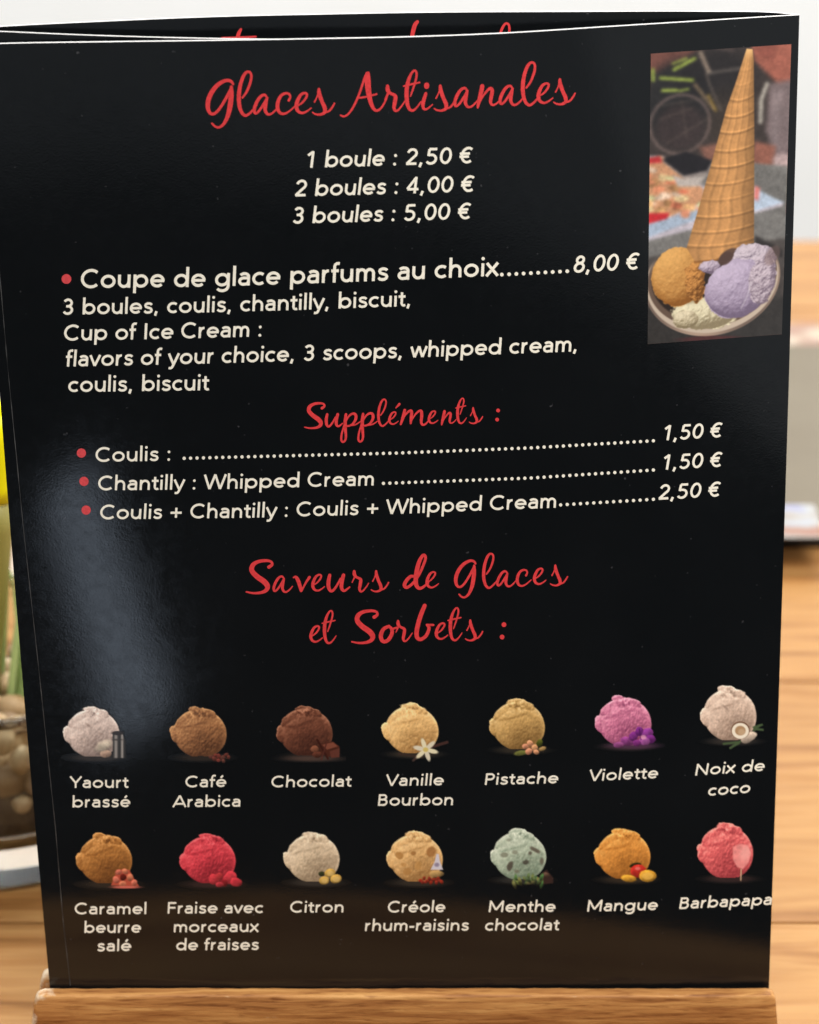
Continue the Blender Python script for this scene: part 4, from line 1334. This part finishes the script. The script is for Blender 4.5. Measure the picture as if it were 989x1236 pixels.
    # scoops as lit lumps
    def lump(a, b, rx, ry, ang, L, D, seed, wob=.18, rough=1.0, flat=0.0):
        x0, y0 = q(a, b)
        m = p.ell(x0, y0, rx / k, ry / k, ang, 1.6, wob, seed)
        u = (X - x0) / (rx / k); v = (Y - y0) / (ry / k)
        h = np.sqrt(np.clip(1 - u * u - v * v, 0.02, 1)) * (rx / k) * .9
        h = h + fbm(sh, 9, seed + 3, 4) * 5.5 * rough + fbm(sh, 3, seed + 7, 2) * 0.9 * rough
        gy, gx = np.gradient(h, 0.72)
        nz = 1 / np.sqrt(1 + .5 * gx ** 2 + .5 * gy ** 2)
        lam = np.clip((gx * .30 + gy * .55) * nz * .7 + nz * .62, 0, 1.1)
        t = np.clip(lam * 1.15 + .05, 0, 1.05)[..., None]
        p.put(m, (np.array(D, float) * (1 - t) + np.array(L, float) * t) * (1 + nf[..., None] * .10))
    lump(300, 1080, 125, 60, 8, (240, 230, 196), (140, 126, 98), 41, .3, 1.5)
    lump(230, 1100, 50, 34, 0, (236, 222, 190), (132, 118, 90), 42, .5, 1.6)
    p.put(E(205, 1010, 60, 24, 20, 16) * .5, (88, 66, 40))
    lump(197, 934, 103, 114, 0, (232, 174, 100), (140, 86, 34), 43, .12, .5)
    lump(262, 960, 38, 80, -8, (216, 150, 80), (104, 62, 24), 44, .6, 2.2)
    # cone
    cone = [(440, 64), (462, 66), (468, 110), (478, 400), (488, 810), (440, 822), (400, 850), (340, 876), (262, 880), (228, 825), (270, 680), (320, 490), (370, 290), (400, 200)]
    mc = Pg(cone, 3.5)
    yk = Y * k
    xl = np.interp(yk + 78 - 12, [64, 200, 290, 490, 680, 830, 880], [440, 400, 370, 320, 270, 228, 228])
    xr = np.interp(yk + 78 - 12, [64, 110, 400, 810, 880], [464, 468, 478, 488, 488])
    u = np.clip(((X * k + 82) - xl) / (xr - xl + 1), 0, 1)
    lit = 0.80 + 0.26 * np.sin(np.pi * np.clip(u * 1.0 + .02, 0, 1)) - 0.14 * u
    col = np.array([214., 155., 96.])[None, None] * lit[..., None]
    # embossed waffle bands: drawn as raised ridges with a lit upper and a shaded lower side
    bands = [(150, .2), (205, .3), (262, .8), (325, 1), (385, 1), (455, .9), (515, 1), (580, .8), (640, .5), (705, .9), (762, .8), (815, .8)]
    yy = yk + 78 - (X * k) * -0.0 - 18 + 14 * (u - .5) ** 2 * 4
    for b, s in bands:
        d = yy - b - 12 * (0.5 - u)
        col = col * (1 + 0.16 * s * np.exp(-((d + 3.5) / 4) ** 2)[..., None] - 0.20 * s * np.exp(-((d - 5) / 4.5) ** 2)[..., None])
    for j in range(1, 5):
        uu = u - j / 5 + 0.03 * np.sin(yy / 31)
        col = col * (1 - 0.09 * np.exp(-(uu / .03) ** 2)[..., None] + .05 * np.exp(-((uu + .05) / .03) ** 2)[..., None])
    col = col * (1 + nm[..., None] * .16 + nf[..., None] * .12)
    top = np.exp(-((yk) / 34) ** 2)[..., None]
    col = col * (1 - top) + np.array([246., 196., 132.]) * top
    p.put(mc, col)
    p.put(Ln([(405, 850), (340, 875), (262, 880)], 9, 6) * .6, (124, 76, 34))
    # lilac scoop in front of the cone's mouth
    p.put(E(392, 858, 40, 24, -30, 8) * .9, (88, 66, 58))
    lump(320, 900, 42, 26, 10, (206, 190, 208), (112, 96, 116), 51, .5, 1.6)
    lump(490, 880, 88, 70, 10, (214, 200, 212), (118, 104, 122), 52, .25, 1.8)
    lump(425, 985, 125, 112, -20, (202, 186, 212), (114, 98, 124), 53, .12, .7)
    lump(525, 950, 52, 100, 8, (212, 196, 208), (116, 100, 116), 54, .35, 2.0)
    p.put(Ln([(480, 960), (470, 1010), (445, 1060)], 7, 7) * .4, (232, 222, 234))
    p.put(E(380, 868, 30, 22, -40, 7) * .9, (84, 62, 56))
    p.put(E(560, 860, 26, 40, 30, 10) * .5, (120, 96, 92))
    # overall printed softness
    for _ in range(1):
        p.C = (p.C * 2 + np.roll(p.C, 1, 0) + np.roll(p.C, -1, 0) + np.roll(p.C, 1, 1) + np.roll(p.C, -1, 1)) / 6
    p.C = p.C * 0.96 + 4

    TL, TR, BR, BL = (786, 64.5), (956, 53), (944.5, 404), (782, 416)

    def warp(X, Y):
        s = X / W; t = Y / Hh
        ax = TL[0] * (1 - s) * (1 - t) + TR[0] * s * (1 - t) + BR[0] * s * t + BL[0] * (1 - s) * t
        ay = TL[1] * (1 - s) * (1 - t) + TR[1] * s * (1 - t) + BR[1] * s * t + BL[1] * (1 - s) * t
        return ax, ay
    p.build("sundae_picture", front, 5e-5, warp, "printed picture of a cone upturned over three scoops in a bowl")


big_picture()


# ------------------------------------------------------------------ things on the table behind
def lathe(prof, n=64, cx=0, cy=0):
    bm = bmesh.new()
    rings = []
    for (r, z) in prof:
        if r < 1e-6:
            rings.append([bm.verts.new((cx, cy, z))])
        else:
            rings.append([bm.verts.new((cx + r * math.cos(2 * math.pi * i / n), cy + r * math.sin(2 * math.pi * i / n), z)) for i in range(n)])
    for a, b in zip(rings[:-1], rings[1:]):
        for i in range(n):
            j = (i + 1) % n
            if len(a) == 1 and len(b) == 1: continue
            if len(a) == 1: bm.faces.new((a[0], b[j], b[i]))
            elif len(b) == 1: bm.faces.new((a[i], a[j], b[0]))
            else: bm.faces.new((a[i], a[j], b[j], b[i]))
    bmesh.ops.recalc_face_normals(bm, faces=bm.faces)
    return bm


PX, PY, PR = -0.115, 0.140, 0.050
pot = bm_obj("glass_pot", lathe([(0, 0.0002), (PR - .003, 0.0002), (PR - .0005, .0015), (PR, .006), (PR - .0006, .012), (PR, .041), (PR + .0008, .0475), (PR + .0002, .049), (PR - .0018, .048), (PR - .0030, .041), (PR - .0034, .016), (PR - .006, .0102), (0, .0095)], 96, PX, PY), M_GLASS, sm=True)
tag(pot, "round clear glass pot with thick base, filled with dark soil and pebbles, behind the menu", "pot")
bm = lathe([(0, .0104), (PR - .0075, .0108), (PR - .0042, .0165), (PR - .0040, .0255), (PR - .008, .0265), (0, .0255)], 72, PX, PY)
tag(bm_obj("potting_soil", bm, M_SOIL, sm=True), "dark brown soil in the glass pot", "soil", kind="stuff")

r2 = random.Random(5)


def pebble(x, y, z, sx, sy, sz, mat):
    bm = bmesh.new()
    bmesh.ops.create_icosphere(bm, subdivisions=3, radius=1)
    ph = [r2.random() * 6 for _ in range(6)]
    rz = r2.random() * 3
    for v in bm.verts:
        c = v.co.copy()
        k = 1 + .10 * math.sin(3 * c.x + ph[0]) + .10 * math.sin(3.4 * c.y + ph[1]) + .08 * math.sin(4 * c.z + ph[2])
        c = c * k
        X_, Y_ = c.x * math.cos(rz) - c.y * math.sin(rz), c.x * math.sin(rz) + c.y * math.cos(rz)
        v.co = (x + X_ * sx, y + Y_ * sy, z + c.z * sz)
    o = bm_obj("pebble", bm, mat, sm=True)
    tag(o, "rounded tan or brown pebble on the soil inside the glass pot", "pebble", "pebbles inside the glass pot")


PEB = [(27, 915, .099, .0032, .0040, 0), (52, 893, .101, .0036, .0036, 0), (3, 893, .100, .0042, .0036, 0), (6, 945, .099, .0046, .0048, 1), (44, 942, .100, .0038, .0040, 1),
       (25, 966, .0985, .0034, .0024, 0), (-22, 915, .104, .0045, .004, 0), (-24, 955, .103, .0045, .004, 1), (60, 965, .100, .0034, .003, 1), (72, 920, .101, .004, .004, 0),
       (30, 885, .112, .0045, .004, 0), (8, 880, .118, .005, .004, 1), (55, 878, .116, .005, .004, 0), (20, 935, .108, .006, .006, 1), (50, 915, .110, .006, .006, 1), (-5, 915, .110, .006, .006, 0)]
BEDDED = [(-.100, .112), (-.109, .114), (-.092, .116), (-.104, .124), (-.095, .127), (-.112, .126), (-.099, .137), (-.108, .139), (-.090, .139), (-.103, .150), (-.094, .152), (-.112, .152), (-.100, .163), (-.108, .165), (-.092, .166)]



# flowering plant: yellow bloom, olive stem, blade leaves
plant = empty("flowering_plant", (PX, PY, 0.032), "plant with a yellow bloom and long green blade leaves growing in the glass pot", "plant")


def tube(pts, rads, n=14):
    bm = bmesh.new()
    rings = []
    for (x, y, z), r in zip(pts, rads):
        rings.append([bm.verts.new((x + r * math.cos(2 * math.pi * i / n), y + r * math.sin(2 * math.pi * i / n), z)) for i in range(n)])
    for a, b in zip(rings[:-1], rings[1:]):
        for i in range(n):
            bm.faces.new((a[i], a[(i + 1) % n], b[(i + 1) % n], b[i]))
    bm.faces.new(rings[-1]); bm.faces.new(list(reversed(rings[0])))
    bmesh.ops.recalc_face_normals(bm, faces=bm.faces)
    return bm


def at(px, py, y):
    """point on the vertical plane at depth y seen at a photo pixel"""
    dx = (px - 494.5) / FPX; dy = -(py - 618.0) / FPX
    d = dx * np.array([1., 0, 0]) + dy * UPV + FWD
    t = (y - CAM[1]) / d[1]
    return CAM + t * d


for (a_, b_) in BEDDED:
    pebble(a_, b_, .0345 + .003 * r2.random(), .0046, .0040, .0042, M_PEBBLE)
for (a_, b_, c_, rx_, rz_, d_) in PEB:
    q_ = at(a_, b_, c_)
    pebble(q_[0], q_[1], q_[2], rx_, rx_ * .85, rz_, M_PEBBLE_D if d_ else M_PEBBLE)

yb = 0.135
bx = at(-12, 605, yb)
pts = [at(-14, 880, yb), at(-14, 800, yb), at(-12, 740, yb), at(-12, 690, yb), at(-10, 640, yb), at(-8, 604, yb)]
bm_obj("stem", tube(pts, [.0030, .0034, .0044, .0052, .0056, .0058]), M_OLIVE, plant, sm=True)
c0 = at(-8, 602, yb)
prof = [(0, 0), (.0058, .0), (.0064, .004), (.0072, .010), (.0085, .017), (.0088, .022), (.0078, .0245), (.006, .023), (.005, .016), (0, .012)]
bm = lathe([(r, c0[2] + z) for r, z in prof], 36, c0[0], c0[1])
for v in bm.verts:
    a = math.atan2(v.co.y - c0[1], v.co.x - c0[0])
    k = 1 + .10 * math.sin(5 * a) * min(1, max(0, (v.co.z - c0[2]) / .01))
    v.co.x = c0[0] + (v.co.x - c0[0]) * k; v.co.y = c0[1] + (v.co.y - c0[1]) * k
bm_obj("bloom", bm, M_YELLOW, plant, sm=True)


def blade(p0, p1, p2, w, yoff=0):
    bm = bmesh.new()
    n = 14
    A, B, C_ = map(np.array, (p0, p1, p2))
    rows = []
    for i in range(n + 1):
        t = i / n
        c = (1 - t) ** 2 * A + 2 * t * (1 - t) * B + t * t * C_
        ww = w * (1 - t ** 3) * (0.7 + .6 * t * (1 - t) * 2) + 1e-4
        rows.append([bm.verts.new((c[0] - ww, c[1] - .0006, c[2])), bm.verts.new((c[0], c[1] + .0012, c[2])), bm.verts.new((c[0] + ww, c[1] - .0006, c[2])), bm.verts.new((c[0], c[1] + .0020, c[2]))])
    for a, b in zip(rows[:-1], rows[1:]):
        for i in range(4):
            bm.faces.new((a[i], a[(i + 1) % 4], b[(i + 1) % 4], b[i]))
    bm.faces.new(rows[0]); bm.faces.new(list(reversed(rows[-1])))
    bmesh.ops.recalc_face_normals(bm, faces=bm.faces)
    return bm


for (a, b, c, w) in [((16, 890, .13), (22, 820, .132), (44, 690, .14), .0017), ((34, 888, .125), (34, 830, .13), (40, 700, .135), .0022),
                     ((-8, 885, .14), (-4, 800, .15), (-16, 640, .165), .0013),
                     ((26, 880, .150), (30, 760, .16), (12, 690, .17), .0011), ((-2, 872, .135), (2, 780, .14), (14, 640, .15), .0011), ((10, 872, .13), (18, 790, .13), (30, 670, .135), .0010), ((48, 880, .14), (56, 800, .14), (90, 640, .14), .0020),
                     ((-20, 880, .13), (-30, 760, .13), (-60, 600, .13), .0020)]:
    bm_obj("leaf", blade(at(a[0], a[1], a[2]), at(b[0], b[1], b[2]), at(c[0], c[1], c[2]), w), M_LEAF, plant, sm=True)

# flat grey case behind on the right
g0 = ground(900, 668); g1 = ground(900, 470, .012)
case = empty("flat_case", (0.25, 0.44, 0), "flat pale grey case with black lower edge and white sticker, beyond the menu", "case")
bm_obj("lower_edge", box_bm(0.06, 0.46, 0.340, 0.556, 0.0005, 0.0045, .0008), M_DARK, case)
bm_obj("rim", box_bm(0.0585, 0.4615, 0.3385, 0.5575, 0.0047, 0.0085, .001), M_GREYEDGE, case)
bm_obj("lid", box_bm(0.060, 0.460, 0.3405, 0.5555, 0.0087, 0.0125, .0012), M_GREY, case)
k = NT("printed_sticker")
nz_ = k.noise(k.coords((1, 1.6, 1), kind="Position"), 45, 3, .5)
rr = k.ramp(nz_, [(.38, (0.26, 0.11, 0.07)), (.46, (.26, .22, .19)), (.58, (.33, .34, .34)), (.66, (.20, .20, .34))])
k.l(rr.outputs[0], k.b.inputs["Base Color"]); k.b.inputs["Roughness"].default_value = .4
a = ground(905, 650, .0127); b = ground(983, 610, .0127)
bm_obj("sticker", box_bm(a[0], b[0] - .0, a[1], b[1], .0127, .0131, .0001), k.m, case)
k = NT("pink_cream_leaflet")
nz_ = k.noise(k.coords((1, 1.3, 1), kind="Position"), 30, 3, .5)
rr = k.ramp(nz_, [(.36, (0.24, 0.10, 0.08)), (.46, (.30, .20, .14)), (.56, (.44, .36, .28)), (.68, (.34, .22, .10))])
k.l(rr.outputs[0], k.b.inputs["Base Color"]); k.b.inputs["Roughness"].default_value = .5
tag(bm_obj("leaflet", box_bm(0.10, 0.42, 0.562, 0.628, .0003, .0016, .0002), k.m), "pink and cream printed leaflet lying beyond the grey case", "leaflet")

# folded white napkin standing behind the pot at the left
bm = bmesh.new()
pp = []
for i in range(13):
    t = i / 12
    x = -0.36 + 0.26 * t
    w_ = .0022 * math.sin(t * 14)
    pp.append([bm.verts.new((x, .30 + w_, .0004)), bm.verts.new((x, .330 + w_, .085)), bm.verts.new((x, .332 + w_, .085)), bm.verts.new((x, .366 - w_, .0004)), bm.verts.new((x, .362 - w_, .0004)), bm.verts.new((x, .331 + w_, .081)), bm.verts.new((x, .304 + w_, .0004))])
for a, b in zip(pp[:-1], pp[1:]):
    for i in range(7):
        bm.faces.new((a[i], a[(i + 1) % 7], b[(i + 1) % 7], b[i]))
bm.faces.new(pp[0]); bm.faces.new(list(reversed(pp[-1])))
bmesh.ops.recalc_face_normals(bm, faces=bm.faces)
tag(bm_obj("napkin", bm, mat_noisy("pale_napkin", (.80, .70, .62), (.86, .84, .82), 18, .9, .2, .0005)), "white paper napkin folded like a tent behind the glass pot", "napkin")
